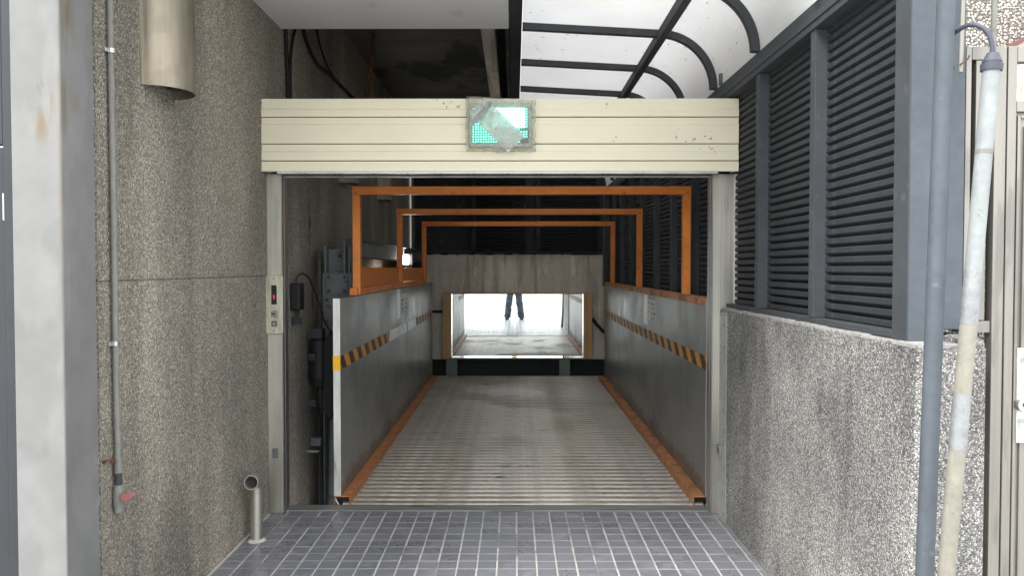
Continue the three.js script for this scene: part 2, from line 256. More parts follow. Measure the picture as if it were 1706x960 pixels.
// ---------------------------------------------------------------- ground
{
  const s = new THREE.Shape([[-200, -200], [200, -200], [200, 200], [-200, 200]].map(([x, y]) => new THREE.Vector2(x, y)));
  s.holes.push(new THREE.Path([[-1.5, 4.82], [1.3, 4.82], [1.3, 11.5], [-1.5, 11.5]].map(([x, y]) => new THREE.Vector2(x, y))));
  const g = new THREE.ShapeGeometry(s); g.rotateX(-Math.PI / 2); g.translate(0, -0.03, 0);
  structure('ground', g, M.paving);
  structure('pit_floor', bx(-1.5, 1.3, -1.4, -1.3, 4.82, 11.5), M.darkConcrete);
}
const TP = 0.1; // tile pitch
{
  const bed = structure('pavement', bx(-1.5, 1.25, -0.035, -0.0035, -1.3, 4.7), M.grout);
  const tg = (w) => { // one tile with chamfered edges, top at y = 0
    const h = w / 2, e = 0.0022, P = [[-h, -0.02, -h], [h, -0.02, -h], [h, -0.02, h], [-h, -0.02, h], [-h, -e, -h], [h, -e, -h], [h, -e, h], [-h, -e, h], [-h + e, 0, -h + e], [h - e, 0, -h + e], [h - e, 0, h - e], [-h + e, 0, h - e]];
    const idx = []; for (const o of [0, 4]) for (let k = 0; k < 4; k++) { const a = o + k, b = o + (k + 1) % 4; idx.push(a, a + 4, b, b, a + 4, b + 4); } idx.push(8, 11, 9, 9, 11, 10);
    const g = new THREE.BufferGeometry(); g.setAttribute('position', new THREE.Float32BufferAttribute(P.flat(), 3)); g.setIndex(idx); const n = g.toNonIndexed(); n.computeVertexNormals(); return n;
  };
  const variants = [0, 1, 2, 3, 4, 5, 6, 7].map((k) => { const g = prep(tg(TP - 0.0085)); const uv = g.getAttribute('uv'); for (let i = 0; i < uv.count; i++) uv.setXY(i, uv.getX(i) + 0.13 * k, uv.getY(i) + 0.31 * k); g.userData.ready = true; return g; });
  const far = [];
  const rows = 59, cols = 27; let n = 0;
  for (let r = 0; r < rows; r++) for (let c = 0; c < cols; c++) {
    const x = -1.438 + c * TP + R(-0.0009, 0.0009), z = -(4.645 - r * TP) + R(-0.0009, 0.0009), g = variants[Math.floor(rnd() * 8)], q = rnd(), turn = Math.floor(rnd() * 4) * Math.PI / 2 + R(-0.006, 0.006), y = R(-0.0006, 0.0006);
    if (r < 10) { const m = shade(new THREE.Mesh(g, M.tile[Math.floor(q * 6)])); m.name = 'tile'; m.position.set(x, y, z); m.rotation.set(R(-0.004, 0.004), turn, R(-0.004, 0.004)); bed.add(m); n++; }
    else { const f = g.clone(); f.rotateY(turn); f.translate(x, y, z); far.push(f); }
  }
  for (let r = 0; r < rows; r++) { const z = -(4.645 - r * TP), g = variants[r % 8]; if (r < 9) { const m = shade(new THREE.Mesh(g, M.tile[r % 6])); m.name = 'tile'; m.scale.x = 0.33; m.position.set(1.2285, 0, z); bed.add(m); } else { const f = g.clone(); f.scale(0.33, 1, 1); f.translate(1.2285, 0, z); far.push(f); } }
  const f = shade(new THREE.Mesh(mergeGeometries(far), M.tile[0])); f.name = 'tile_field'; f.userData = { kind: 'stuff' }; bed.add(f);
}
{ const t = thing('door_sill', 'flat grey metal threshold strip between the tiles and the ribbed lift deck', 'threshold', [0, 0, -4.76]);
  part(t, 'plate', bx(-1.41, 1.2, -0.03, 0.004, 4.705, 4.815, 0.003), std({ ...metalTex(512, 64, 2.6, 0.3, [142, 142, 142], 5, 20, 0.6, 311), metalness: 0.5, roughness: 1, bumpScale: 0.0006 }));
  part(t, 'edge_lip', bx(-1.41, 1.2, -0.06, 0.001, 4.817, 4.825), M.darkSteel);
}

// ---------------------------------------------------------------- left side: wall, column, gate, overhang
{
  const t = thing('pebbledash_wall', 'long brown grey pebble dashed wall on the left with a level joint at chest height', 'wall', [-1.65, 0, -7]);
  part(t, 'lower_panel', bx(-1.8, -1.5, -1.4, 1.4485, 2.765, 11.5), M.leftPebble);
  part(t, 'upper_panel', bx(-1.8, -1.5, 1.4555, 3.6, 2.765, 11.5), M.leftPebble);
  part(t, 'joint', bx(-1.79, -1.506, 1.44, 1.47, 2.77, 11.49), M.leftPebble);
}
{ // pale mortar scrapes left on the pebbles
  const t = thing('mortar_scrape', 'pale ragged mortar scrapes on the left wall between the valve pipe and the call panel', 'mortar marks', [-1.5, 1, -4]), m = std({ ...paintTex([160, 154, 142], [134, 127, 114], 0.15, 409, 0.2), roughness: 0.95, bumpScale: 0.002 });
  [[4.2, 1.24, 0.02, 0.06], [4.27, 1.16, 0.025, 0.03], [3.56, 0.47, 0.012, 0.06], [3.55, 0.36, 0.006, 0.05], [4.02, 0.86, 0.01, 0.05], [4.45, 1.83, 0.008, 0.05]].forEach(([d, y, w, h], i) => {
    const pts = []; for (let k = 0; k < 26; k++) { const a = k / 26 * 6.283, q = 0.35 + 0.8 * hash(k, i, 77); pts.push(new THREE.Vector2(d + Math.cos(a) * w * q, y + Math.sin(a) * h * q)); }
    const g = new THREE.ExtrudeGeometry(new THREE.Shape(pts), { depth: 0.0015, bevelEnabled: false }); g.rotateY(Math.PI / 2); g.translate(-1.4995, 0, 0); part(t, 'scrape', g, m);
  });
}
{ // red spray marks on the inner part of the wall: thin paint with ragged outline
  const t = thing('spray_mark', 'faded red vertical spray paint mark on the dark wall left of the lift', 'paint mark', [-1.5, 1.7, -5.35]);
  const red = std({ color: new THREE.Color(0.15, 0.035, 0.035), roughness: 0.95 });
  const blot = (dc, y0, y1, w, s) => { const sh = new THREE.Shape(), n = 26, L = [], Rr = []; for (let i = 0; i <= n; i++) { const y = mix(y0, y1, i / n), k = w * (0.35 + 0.9 * hash(i, s, 5)) * Math.sin(Math.PI * clamp(i / n, 0.04, 0.96)) ** 0.5; L.push([dc - k, y]); Rr.push([dc + k * (0.5 + hash(i, s, 9)), y]); } [...L, ...Rr.reverse()].forEach(([x, y], i) => (i ? sh.lineTo(x, y) : sh.moveTo(x, y))); const g = new THREE.ExtrudeGeometry(sh, { depth: 0.001, bevelEnabled: false }); g.rotateY(Math.PI / 2); g.translate(-1.4995, 0, 0); return g; };
  part(t, 'stroke', blot(5.62, 1.62, 2.02, 0.012, 1), red); part(t, 'stroke', blot(5.64, 1.8, 1.87, 0.03, 2), red); part(t, 'stroke', blot(5.7, 1.16, 1.36, 0.022, 3), red);
}
{
  const t = thing('plaster_column', 'pale grey plastered column with brown smears at the far left', 'column', [-1.56, 0, -2.62]);
  const g = bx(-1.646, -1.481, -0.03, 3.04, 2.52, 2.722, 0.006);
  part(t, 'shaft', g, M.plaster);
}
{
  const t = thing('dark_gate', 'dark charcoal metal door standing left of the plaster column', 'door', [-2.1, 0, -2.6]);
  const dm = std({ ...flat(paintTex([38, 42, 46], [50, 54, 56], -0.08, 321)), roughness: 0.6, bumpScale: 0.0003 });
  part(t, 'frame', [bx(-1.7, -1.652, -0.02, 3.03, 2.56, 2.63, 0.004), bx(-2.6, -1.702, 2.98, 3.03, 2.565, 2.625, 0.004), bx(-2.65, -2.602, -0.02, 3.03, 2.56, 2.63, 0.004)], dm);
  part(t, 'leaf', bx(-2.598, -1.706, 0.01, 1.905, 2.575, 2.615, 0.004), dm); part(t, 'transom', bx(-2.598, -1.706, 1.912, 2.975, 2.572, 2.612, 0.004), dm);
  part(t, 'hinge', rod(V(-1.703, 1.66, 2.568), V(-1.703, 1.75, 2.568), 0.005), M.alu);
}
{
  const t = thing('building_overhang', 'upper storey of the left building with flat white soffit over the entrance', 'building', [-1.6, 3.04, -4]);
  part(t, 'soffit', bx(-3.4, -0.032, 3.04, 3.1, 2.3, 4.99, 0.008), M.whiteSoffit);
  part(t, 'storey', [bx(-3.4, 0.045, 3.102, 5.8, 2.3, 4.99), bx(-3.4, 0.045, 3.66, 5.8, 4.992, 11.6)], M.facade);
  part(t, 'edge_beam', [bx(-0.03, 0.048, 3.03, 3.64, 4.4, 11.2, 0.004), bx(-0.03, 0.048, 3.022, 3.1, 2.3, 4.398, 0.01)], M.louver);
  part(t, 'inner_beam', bx(-0.262, -0.15, 3.35, 3.6, 5, 11.2, 0.006), M.concrete);
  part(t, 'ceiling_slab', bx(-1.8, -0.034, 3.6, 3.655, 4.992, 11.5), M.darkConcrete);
  part(t, 'gutter_flange', bx(-0.06, -0.032, 3.045, 3.3, 4.995, 11.2, 0.003), M.darkSteel);
}
{ // loose wires under the slab
  const w = (label, pts, r) => { const p = pts.map((a) => V(...a)), t = thing('hanging_cable', label, 'cable', [p[0].x, p[0].y, p[0].z]); part(t, 'wire', tube(p, r, 40, 6), M.rubber); };
  w('black cable dropping straight down at the corner of the dark wall behind the cream header', [[-1.485, 3.5, 5.03], [-1.486, 3.1, 5.03], [-1.482, 2.7, 5.06], [-1.482, 2.2, 5.07]], 0.013);
  w('thin black cable beside the corner cable, bowing right at its top', [[-1.47, 3.45, 5.5], [-1.475, 3.2, 5.28], [-1.478, 2.92, 5.12], [-1.475, 2.5, 5.1], [-1.475, 2.2, 5.1]], 0.011);
  w('thick black cable sagging diagonally along the upper dark wall', [[-1.47, 3.55, 5.4], [-1.48, 3.2, 5.42], [-1.485, 3.05, 5.75], [-1.485, 3.06, 6.2], [-1.485, 3.06, 7.0], [-1.485, 3.0, 7.8]], 0.015);
  w('thin black cable crossing above the diagonal cable', [[-1.47, 3.58, 5.75], [-1.48, 3.3, 5.8], [-1.485, 3.12, 6.1], [-1.485, 3.07, 6.6], [-1.485, 3.08, 7.2]], 0.008);
  w('black cable looping out over the top of the header near the sign', [[-0.62, 2.44, 4.9], [-0.5, 2.535, 4.92], [-0.36, 2.565, 4.94], [-0.22, 2.54, 4.92], [-0.12, 2.44, 4.9]], 0.012);
  const t = thing('rusty_pipe', 'thin rusty orange pipe hanging under the dark slab', 'pipe', [-1.28, 3.6, -6.9]);
  part(t, 'pipe', tube([V(-1.25, 3.6, 6.9), V(-1.265, 3.4, 6.9), V(-1.31, 3.1, 6.9), V(-1.325, 2.7, 6.9)], 0.019, 24, 8), M.rust);
}

// ---------------------------------------------------------------- wall sconces
const sconceShape = (t) => {
  const r = 0.145, y0 = 2.24, y1 = 2.68, cx = -1.5, cd = 3.255, pts = [];
  const ring = (r0, r1) => { const p = []; for (let i = 0; i <= 20; i++) { const a = Math.PI * i / 20; p.push([r1 * Math.sin(a), r1 * Math.cos(a)]); } for (let i = 20; i >= 0; i--) { const a = Math.PI * i / 20; p.push([r0 * Math.sin(a), r0 * Math.cos(a)]); } return p; };
  const up = (prof, a, b) => { const g = new THREE.ExtrudeGeometry(new THREE.Shape(prof.map(([x, y]) => new THREE.Vector2(x, y))), { depth: b - a, bevelEnabled: false }); g.rotateX(-Math.PI / 2); return g.translate(cx, a, -cd); };
  part(t, 'shade', [r, r - 0.002].map((q) => new THREE.CylinderGeometry(q, q, y1 - y0, 48, 1, true, 0, Math.PI).translate(cx, (y0 + y1) / 2, -cd)), M.sconceSteel);
  const disc = []; for (let i = 0; i <= 20; i++) { const a = Math.PI * i / 20; disc.push([(r - 0.003) * Math.sin(a), (r - 0.003) * Math.cos(a)]); }
  part(t, 'cap', up(disc, y1 - 0.02, y1 - 0.015), M.stainless); part(t, 'reflector', up(disc, y0 + 0.05, y0 + 0.055), M.darkSteel);
  part(t, 'flange', [bx(-1.4995, -1.492, y0, y1, cd - r - 0.014, cd - r + 0.0), bx(-1.4995, -1.492, y0 - 0.01, y1, cd + r, cd + r + 0.016)], M.stainless);
  part(t, 'lamp_cap', rod(V(-1.43, y0 + 0.049, cd), V(-1.43, y0 + 0.012, cd), 0.03, 0.03), M.black);
};
{
  const a = thing('wall_sconce', 'half round stainless wall light high on the pebble dashed wall near the column', 'wall light', [-1.5, 2.24, -3.255], 'half round wall lights on the left wall'); sconceShape(a);
  copyOf(a, [-1.5, 2.235, -6.72], 'half round wall light just showing under the cream header, nearer one inside');
  copyOf(a, [-1.5, 2.255, -8.58], 'half round wall light inside above the far orange frames');
}
{
  const t = thing('drain_pipe', 'thin grey plastic pipe with a valve and red handle running down the left wall', 'pipe', [-1.482, 0.59, -2.845]);
  part(t, 'pipe', [tube([V(-1.475, 3.04, 2.845), V(-1.475, 2.75, 2.845), V(-1.483, 2.45, 2.845), V(-1.482, 2.0, 2.845), V(-1.48, 1.5, 2.845), V(-1.481, 1.1, 2.847), V(-1.479, 0.79, 2.85)], 0.0115, 60, 14)], M.pvc);
  for (const y of [2.30, 1.22]) part(t, 'clamp', [hollow(V(-1.482, y - 0.008, 2.845), V(-1.482, y + 0.008, 2.845), 0.0145, 0.002), bx(-1.5, -1.488, y - 0.008, y + 0.008, 2.815, 2.875, 0.001)], M.alu);
  part(t, 'coupling', rod(V(-1.479, 0.735, 2.85), V(-1.479, 0.8, 2.85), 0.0155, 0.0145, 20), M.pvc);
  part(t, 'stub', rod(V(-1.479, 0.68, 2.85), V(-1.479, 0.74, 2.85), 0.0125, 0.0125, 20), M.darkSteel);
  const v = part(t, 'valve_body', [rod(V(-1.479, 0.645, 2.85), V(-1.479, 0.69, 2.85), 0.02, 0.016, 20), rod(V(-1.479, 0.615, 2.85), V(-1.479, 0.648, 2.85), 0.021, 0.021, 8), rod(V(-1.479, 0.588, 2.85), V(-1.479, 0.616, 2.85), 0.018, 0.018, 20), rod(V(-1.479, 0.65, 2.85), V(-1.445, 0.65, 2.84), 0.008, 0.008)], M.pvc);
  { const s = new THREE.Shape([[0, -0.012], [0.02, -0.014], [0.04, 0.004], [0.052, 0.008], [0.05, 0.02], [0.03, 0.018], [0.01, 0.012], [0, 0.012]].map(([x, y]) => new THREE.Vector2(x, y))); const g = new THREE.ExtrudeGeometry(s, { depth: 0.008, bevelEnabled: true, bevelSize: 0.002, bevelThickness: 0.002, bevelSegments: 1 }); g.translate(-1.457, 0.648, -2.83); part(v, 'handle', g, M.red); }
  part(t, 'wall_hook', tube([V(-1.5, 0.79, 2.78), V(-1.48, 0.8, 2.775), V(-1.47, 0.79, 2.8), V(-1.48, 0.785, 2.83), V(-1.5, 0.785, 2.84)], 0.005, 24, 6), M.rust);
}
{
  const t = thing('vent_pipe', 'short upright stainless pipe with an open elbow rising from the tiles by the left jamb', 'pipe', [-1.417, 0, -4.19]);
  const c = new THREE.CatmullRomCurve3([V(-1.417, 0.27, 4.19), V(-1.417, 0.31, 4.186), V(-1.416, 0.338, 4.168), V(-1.414, 0.345, 4.13)]);
  part(t, 'stem', rod(V(-1.417, 0, 4.19), V(-1.417, 0.28, 4.19), 0.033, 0.033, 28), M.stainless);
  const el = new THREE.TubeGeometry(c, 20, 0.034, 28, false); part(t, 'elbow', el, M.stainless);
  part(t, 'mouth_rim', hollow(V(-1.4145, 0.344, 4.14), V(-1.413, 0.347, 4.095), 0.039, 0.005, 28), M.stainless);
  part(t, 'bore', new THREE.CircleGeometry(0.034, 24).rotateX(-0.1).translate(-1.4142, 0.345, -4.128), M.black);
  part(t, 'foot', rod(V(-1.417, 0.0, 4.19), V(-1.417, 0.012, 4.19), 0.05, 0.036, 24), M.grout);
}

// ---------------------------------------------------------------- back wall, mirror
{
  const t = thing('concrete_wall', 'board marked concrete wall across the back of the lift bay', 'wall', [0, 0, -11.2]);
  part(t, 'core', bx(-1.5, 1.3, 0.19, 1.69, 11.02, 11.055), M.concrete);
  let x = -1.498, k = 0; while (x < 1.29) { const w = Math.min(R(0.09, 0.16), 1.298 - x); part(t, 'board_imprint', bx(x, x + w - 0.003, 0.2, 1.689 + R(-0.003, 0.002), 11.0 + R(0, 0.004), 11.021), M.concrete); x += w; k++; }
  const lumps = []; for (let i = 0; i < 26; i++) { const lx = R(-1.45, 1.2), w = R(0.04, 0.16); lumps.push(bx(lx, lx + w, 1.69, 1.69 + R(0.004, 0.014), 11.0 + R(0, 0.015), 11.054, 0.006)); } part(t, 'ledge_mortar', lumps, M.concrete);
  part(t, 'recess', bx(-1.5, 1.3, -1.4, 0.188, 11.4, 11.5), M.green);
  part(t, 'recess_lintel', bx(-1.5, 1.3, 0.165, 0.19, 10.98, 11.4, 0.004), M.darkSteel);
}
{
  const D = 10.88, t = thing('wide_mirror', 'wide low mirror between two pale wooden boards at the end of the lift', 'mirror', [0.04, 0.2, -D]);
  part(t, 'backing', bx(-1.01, 1.095, 0.225, 1.145, D + 0.012, D + 0.03), M.wood);
  part(t, 'glass', bx(-0.878, 0.962, 0.252, 1.132, D, D + 0.011), M.mirror);
  part(t, 'side_board', bx(-1.011, -0.893, 0.222, 1.15, D - 0.045, D + 0.011, 0.003), M.wood); part(t, 'side_board', bx(0.977, 1.096, 0.222, 1.15, D - 0.045, D + 0.011, 0.003), M.wood);
  part(t, 'top_strip', bx(-0.892, 0.976, 1.136, 1.15, D - 0.03, D + 0.011, 0.002), M.wood);
  // bevelled glass edge strips, turned a little up and outward so that they catch the street
  const bev = (w, h, x, y, rx, ry) => { const g = new THREE.BoxGeometry(w, h, 0.004); g.rotateX(rx); g.rotateY(ry); return g.translate(x, y, -(D - 0.003)); };
  part(t, 'bevel', [bev(1.86, 0.024, 0.042, 0.24, -0.12, 0), bev(0.013, 0.89, -0.885, 0.69, -0.02, 0.06), bev(0.013, 0.89, 0.9695, 0.69, -0.02, -0.06)], M.mirror);
  for (const [a, b] of [[-0.97, -0.81], [0.637, 0.79]]) part(t, 'leg', bx(a, b, -1.3, 0.218, D - 0.02, D + 0.08, 0.004), M.legGreen);
}
{ const c = (name, label, pts, r, m) => { const p = pts.map((a) => V(...a)), t = thing(name, label, 'pipe', [p[0].x, p[0].y, p[0].z]); part(t, 'pipe', tube(p, r, 30, 8), m); };
  c('conduit', 'pale grey vertical conduit in the far left corner beside the back louvres', [[-1.43, 3.3, 10.85], [-1.43, 2.6, 10.85], [-1.43, 1.72, 10.85]], 0.02, M.pvc);
  c('conduit', 'slate grey vertical pipe in the far right corner beside the back louvres', [[1.27, 3.0, 10.86], [1.27, 2.2, 10.86], [1.27, 1.25, 10.86]], 0.025, M.blueGrey);
  c('conduit', 'black pipe slanting down to the right of the mirror', [[1.11, 0.78, 10.93], [1.17, 0.7, 10.93], [1.28, 0.58, 10.93]], 0.022, M.rubber);
  c('conduit', 'short level pipe on the concrete left of the mirror', [[-1.45, 0.88, 10.95], [-1.25, 0.88, 10.95], [-1.03, 0.88, 10.95]], 0.02, M.darkSteel);
}

// ---------------------------------------------------------------- right side: low wall, louvres, canopy
{
  const t = thing('low_wall', 'waist high grey pebble dashed wall on the right under the dark louvres', 'wall', [1.36, 0, -3.5]);
  // rounded street corner, a little uneven
  const sh = new THREE.Shape(); const x0 = 1.245, x1 = 1.475, d0 = 2.386, d1 = 4.655, r = 0.018;
  sh.moveTo(x0 + r, d0); sh.lineTo(x1 - 0.03, d0); sh.quadraticCurveTo(x1, d0, x1, d0 + 0.03); sh.lineTo(x1, d1); sh.lineTo(x0, d1); sh.lineTo(x0, d0 + r); sh.quadraticCurveTo(x0, d0, x0 + r, d0);
  const g = new THREE.ExtrudeGeometry(sh, { depth: 1.285, bevelEnabled: false, curveSegments: 6 }); g.rotateX(-Math.PI / 2); // shape y -> -z
  g.translate(0, -0.035, 0); part(t, 'body', g, M.rightPebble);
  part(t, 'inner_run', bx(1.3, 1.475, -1.4, 1.25, 4.66, 11.6), M.rightPebble);
  part(t, 'plaster_band', bx(1.2425, 1.25, -0.003, 1.235, 4.5, 4.654, 0.002), std({ ...paintTex([160, 160, 158], [120, 120, 118], 0, 331, 0.5), roughness: 0.95, bumpScale: 0.003 }));
  const pts = []; const mort = std({ ...paintTex([150, 148, 146], [110, 108, 106], 0.05, 335, 0.4), roughness: 0.95, bumpScale: 0.005 });
  for (let d = 2.39; d < 4.62;) { const w = R(0.05, 0.14); pts.push(bx(1.247 + R(0, 0.012), 1.4, 1.245, 1.258 + R(0, 0.006), d, d + w + 0.01, 0.004)); d += w; } part(t, 'mortar_bed', pts, mort);
  part(t, 'outer_cap', bx(1.39, 1.474, 1.2, 1.285, 2.39, 2.66, 0.025), M.rightPebble);
}
// one louvre blade, 1 unit long along z, nose towards -x
const bladeProfile = [[0, 0.002], [0.002, -0.001], [0.006, -0.001], [0.055, -0.026], [0.056, -0.0235], [0.009, 0.0015], [0.0095, 0.018], [0.013, 0.022], [0.005, 0.024], [0.0012, 0.021]];
function bladeGeo(len, alongX) {
  const g = sweepZ(bladeProfile, 0, len); if (alongX) { g.rotateY(-Math.PI / 2); }
  const p = prep(g); p.userData.ready = true; return p;
}
{
  const t = thing('louvre_screen', 'tall charcoal louvred screen standing on the low wall along the right side', 'louvre screen', [1.3, 1.26, -6.8]);
  const B = bases.get(t), X = 1.33;
  part(t, 'corner_post', [bx(1.275, 1.375, 1.258, 2.515, 2.5, 2.6, 0.003)], M.frame);
  part(t, 'post_cover', [bx(1.2765, 1.374, 1.262, 3.0, 2.492, 2.4995), bx(1.376, 1.452, 1.3, 3.0, 2.494, 2.6, 0.004)], M.blueGrey);
  part(t, 'top_beam', [bx(1.272, 1.37, 2.52, 2.63, 2.5, 11.0, 0.004), bx(1.266, 1.2715, 2.55, 2.575, 2.5, 11.0, 0.002)], M.frame);
  part(t, 'bottom_rail', [bx(1.282, 1.36, 1.262, 1.286, 2.602, 11.0, 0.003)], M.frame);
  const ds = []; for (let d = 3.3; d < 10.9; d += 0.75) ds.push(d);
  for (const d of ds) part(t, 'mullion', bx(1.28, 1.388, 1.287, 2.519, d, d + 0.055, 0.003), M.frame);
  const pitch = 0.039, n = 32, far = []; let made = 0;
  const edges = [2.6, ...ds.map((d) => d + 0.055)], ends = [...ds, 11.0];
  edges.forEach((d0, b) => {
    const len = ends[b] - d0 - 0.0006; if (len < 0.1) return; const geo = bladeGeo(len);
    for (let i = 0; i < n; i++) {
      const y = 1.29 + i * pitch, tilt = R(-0.02, 0.02), off = R(-0.0007, 0.0007);
      if (made < 279) { const m = shade(new THREE.Mesh(geo, M.louver)); m.name = 'blade'; m.position.set(X - B[0], y - B[1] + off, -(d0 + 0.0003) - B[2]); m.rotation.z = tilt; t.add(m); made++; }
      else { const g = geo.clone(); g.translate(X - B[0], y - B[1], -(d0 + 0.0003) - B[2]); far.push(g); }
    }
  });
  if (far.length) { const m = shade(new THREE.Mesh(mergeGeometries(far), M.louver)); m.name = 'far_blades'; m.userData = { kind: 'stuff' }; t.add(m); }
}
{
  const t = thing('louvre_screen', 'dark louvred screen of three bays above the concrete back wall', 'louvre screen', [-0.05, 1.72, -10.98]), B = bases.get(t);
  part(t, 'bottom_rail', bx(-1.46, 1.3, 1.715, 1.755, 10.95, 11.05, 0.003), M.frame); part(t, 'top_beam', bx(-1.46, 1.3, 3.1, 3.6, 10.93, 11.05, 0.003), M.frame);
  const xs = [-1.45, -0.61, 0.31, 1.22]; for (const x of xs) part(t, 'mullion', bx(x, x + 0.06, 1.756, 3.099, 10.92, 10.99, 0.003), M.frame);
  for (let b = 0; b < 3; b++) { const len = xs[b + 1] - xs[b] - 0.064, geo = bladeGeo(len, true); for (let i = 0; i < 34; i++) { const m = shade(new THREE.Mesh(geo, M.louver)); m.name = 'blade'; m.position.set(xs[b] + 0.062 + len - B[0], 1.762 + i * 0.039 - B[1], -10.96 - B[2]); t.add(m); } }
  part(t, 'back_plate', bx(-1.46, 1.3, 1.6, 3.6, 11.06, 11.09), M.darkSteel);
}
{
  const t = thing('curved_canopy', 'translucent white canopy on dark curved ribs above the right of the entrance', 'canopy', [0.6, 2.63, -6.6]);
  const path = (off) => { const p = []; const r = 0.37 - off; p.push([0.05, 3.052 - off]); for (let i = 0; i <= 20; i++) { const a = Math.PI / 2 * (1 - i / 20); p.push([0.912 + r * Math.cos(a), 2.635 + r * Math.sin(a)]); } return p; };
  const ring = (a, b) => [...path(a), ...path(b).reverse()];
  const ribs = []; for (let d = 3.2025; d < 11; d += 0.8425) ribs.push(d);
  for (const d of ribs) part(t, 'rib', sweepZ(ring(0.0, 0.042), d, d + 0.045), M.frame);
  for (let i = 0; i < ribs.length - 1; i++) part(t, 'sheet', sweepZ(ring(-0.005, -0.002), ribs[i] + 0.001, ribs[i + 1] - 0.001), M.polycarbonate);
  part(t, 'purlin', [bx(0.902, 0.95, 2.935, 2.999, 3.2, 11.0, 0.003)], M.frame);
  part(t, 'sill_bracket', [bx(1.262, 1.28, 2.63, 2.7, 4.76, 4.79, 0.002)], M.mastSteel);
}

// ---------------------------------------------------------------- entrance: jambs, header, sign, control panel
{
  const jamb = (label, x0, x1, inner) => {
    const t = thing('door_jamb', label, 'door jamb', [(x0 + x1) / 2, 0, -4.7]), s = inner > 0 ? 1 : -1;
    part(t, 'cover', bx(x0, x1, 0.0, 2.07, 4.655, 4.76, 0.004), M.stainless);
    const a = inner > 0 ? x1 : x0; part(t, 'guide_rail', [bx(Math.min(a + s * 0.002, a + s * 0.007), Math.max(a + s * 0.002, a + s * 0.007), 0.002, 2.068, 4.65, 4.68), bx(Math.min(a + s * 0.002, a + s * 0.007), Math.max(a + s * 0.002, a + s * 0.007), 0.002, 2.068, 4.70, 4.76)], M.alu);
    return t;
  };
  const l = jamb('brushed stainless left door jamb carrying the control panel', -1.5, -1.41, 1);
  part(l, 'patch_plate', bx(-1.475, -1.44, 0.34, 0.4, 4.65, 4.656, 0.004), M.mastSteel);
  const r = jamb('brushed stainless right door jamb between the lift opening and the louvres', 1.199, 1.352, -1);
  part(r, 'edge_strip', bx(1.325, 1.349, 1.27, 2.07, 4.648, 4.654, 0.002), M.edgeSteel);
  part(r, 'seam', bx(1.246, 1.249, 0.0, 2.06, 4.652, 4.6565), M.alu);
  const o = thing('outlet_box', 'small white socket box on the low wall edge beside the right jamb', 'socket box', [1.243, 0.4, -4.6]);
  part(o, 'box', bx(1.226, 1.2425, 0.375, 0.435, 4.575, 4.635, 0.004), M.whitePole); part(o, 'slot', bx(1.2255, 1.2262, 0.39, 0.42, 4.59, 4.62), M.rust);
}
{
  const t = thing('shutter_header', 'wide cream ribbed metal header box above the lift opening', 'shutter box', [-0.087, 2.068, -4.64]);
  const x0 = -1.498, x1 = 1.326, D = 4.57;
  // four interlocking cladding boards, each with a shallow step
  const boards = [[2.397, 2.503, 2.443], [2.239, 2.393, 2.353], [2.139, 2.235, 2.194], [2.075, 2.135, 0]];
  for (const [a, b, s] of boards) part(t, 'cladding_board', sweepX(s ? [[D + 0.02, a - 0.0], [D + 0.003, a], [D, a + 0.003], [D, s - 0.004], [D + 0.006, s + 0.003], [D + 0.006, b - 0.001], [D + 0.02, b - 0.001]] : [[D + 0.02, a], [D, a], [D, b - 0.003], [D + 0.003, b - 0.001], [D + 0.02, b - 0.001]], x0, x1), M.cream);
  part(t, 'backing', bx(x0 + 0.004, x1 - 0.004, 2.08, 2.5, D + 0.021, D + 0.03), M.darkSteel);
  part(t, 'top_cover', bx(x0, x1, 2.5, 2.508, D + 0.0205, 4.76, 0.002), M.cream);
  part(t, 'end_cap', bx(x1 - 0.003, x1, 2.08, 2.499, D + 0.0205, 4.74), M.cream); part(t, 'end_cap', bx(x0, x0 + 0.003, 2.08, 2.499, D + 0.0205, 4.74), M.cream);
  part(t, 'bottom_channel', [bx(x0 + 0.09, x1 - 0.12, 2.062, 2.074, D + 0.002, 4.64, 0.002), bx(x0 + 0.09, x1 - 0.12, 2.056, 2.078, 4.7, 4.74, 0.002)], M.edgeSteel);
  part(t, 'shutter_curtain_edge', bx(x0 + 0.095, x1 - 0.125, 2.058, 2.45, 4.655, 4.675), M.darkSteel);
}
{
  const t = thing('led_sign', 'lit green dot matrix sign on the cream header', 'sign', [-0.08, 2.2, -4.545]);
  part(t, 'housing', bx(-0.268, 0.102, 2.212, 2.468, 4.523, 4.569, 0.006), std({ color: 0x9c9a8c, roughness: 0.5 })); part(t, 'led_board', bx(-0.25, 0.084, 2.23, 2.444, 4.521, 4.5228), M.ledBoard);
  const a = [], b = [], dot = new THREE.CircleGeometry(0.0052, 8), hot = new THREE.CircleGeometry(0.0066, 10);
  for (let j = 0; j < 14; j++) for (let i = 0; i < 22; i++) {
    const x = -0.24 + i * 0.0148, y = 2.24 + j * 0.0148, u = i / 21, v = j / 13;
    if (u > 0.34 && v > 0.42 && u < 0.99) b.push(hot.clone().translate(x, y, -4.5195)); else if (!(u > 0.86 && v < 0.1) && !(u > 0.9 && v > 0.35 && v < 0.42)) a.push(dot.clone().translate(x, y, -4.5195));
  }
  for (const [g, m] of [[a, M.ledOn], [b, M.ledHot]]) { const p = part(t, 'led_matrix', g, m); p.userData.kind = 'stuff'; }
  const l = new THREE.RectAreaLight(new THREE.Color(0.15, 1, 0.75), 0.35, 0.32, 0.2); l.name = 'led_glow'; l.position.set(-0.08, 2.34, -4.49); l.lookAt(-0.08, 2.34, 0); scene.add(l);
}
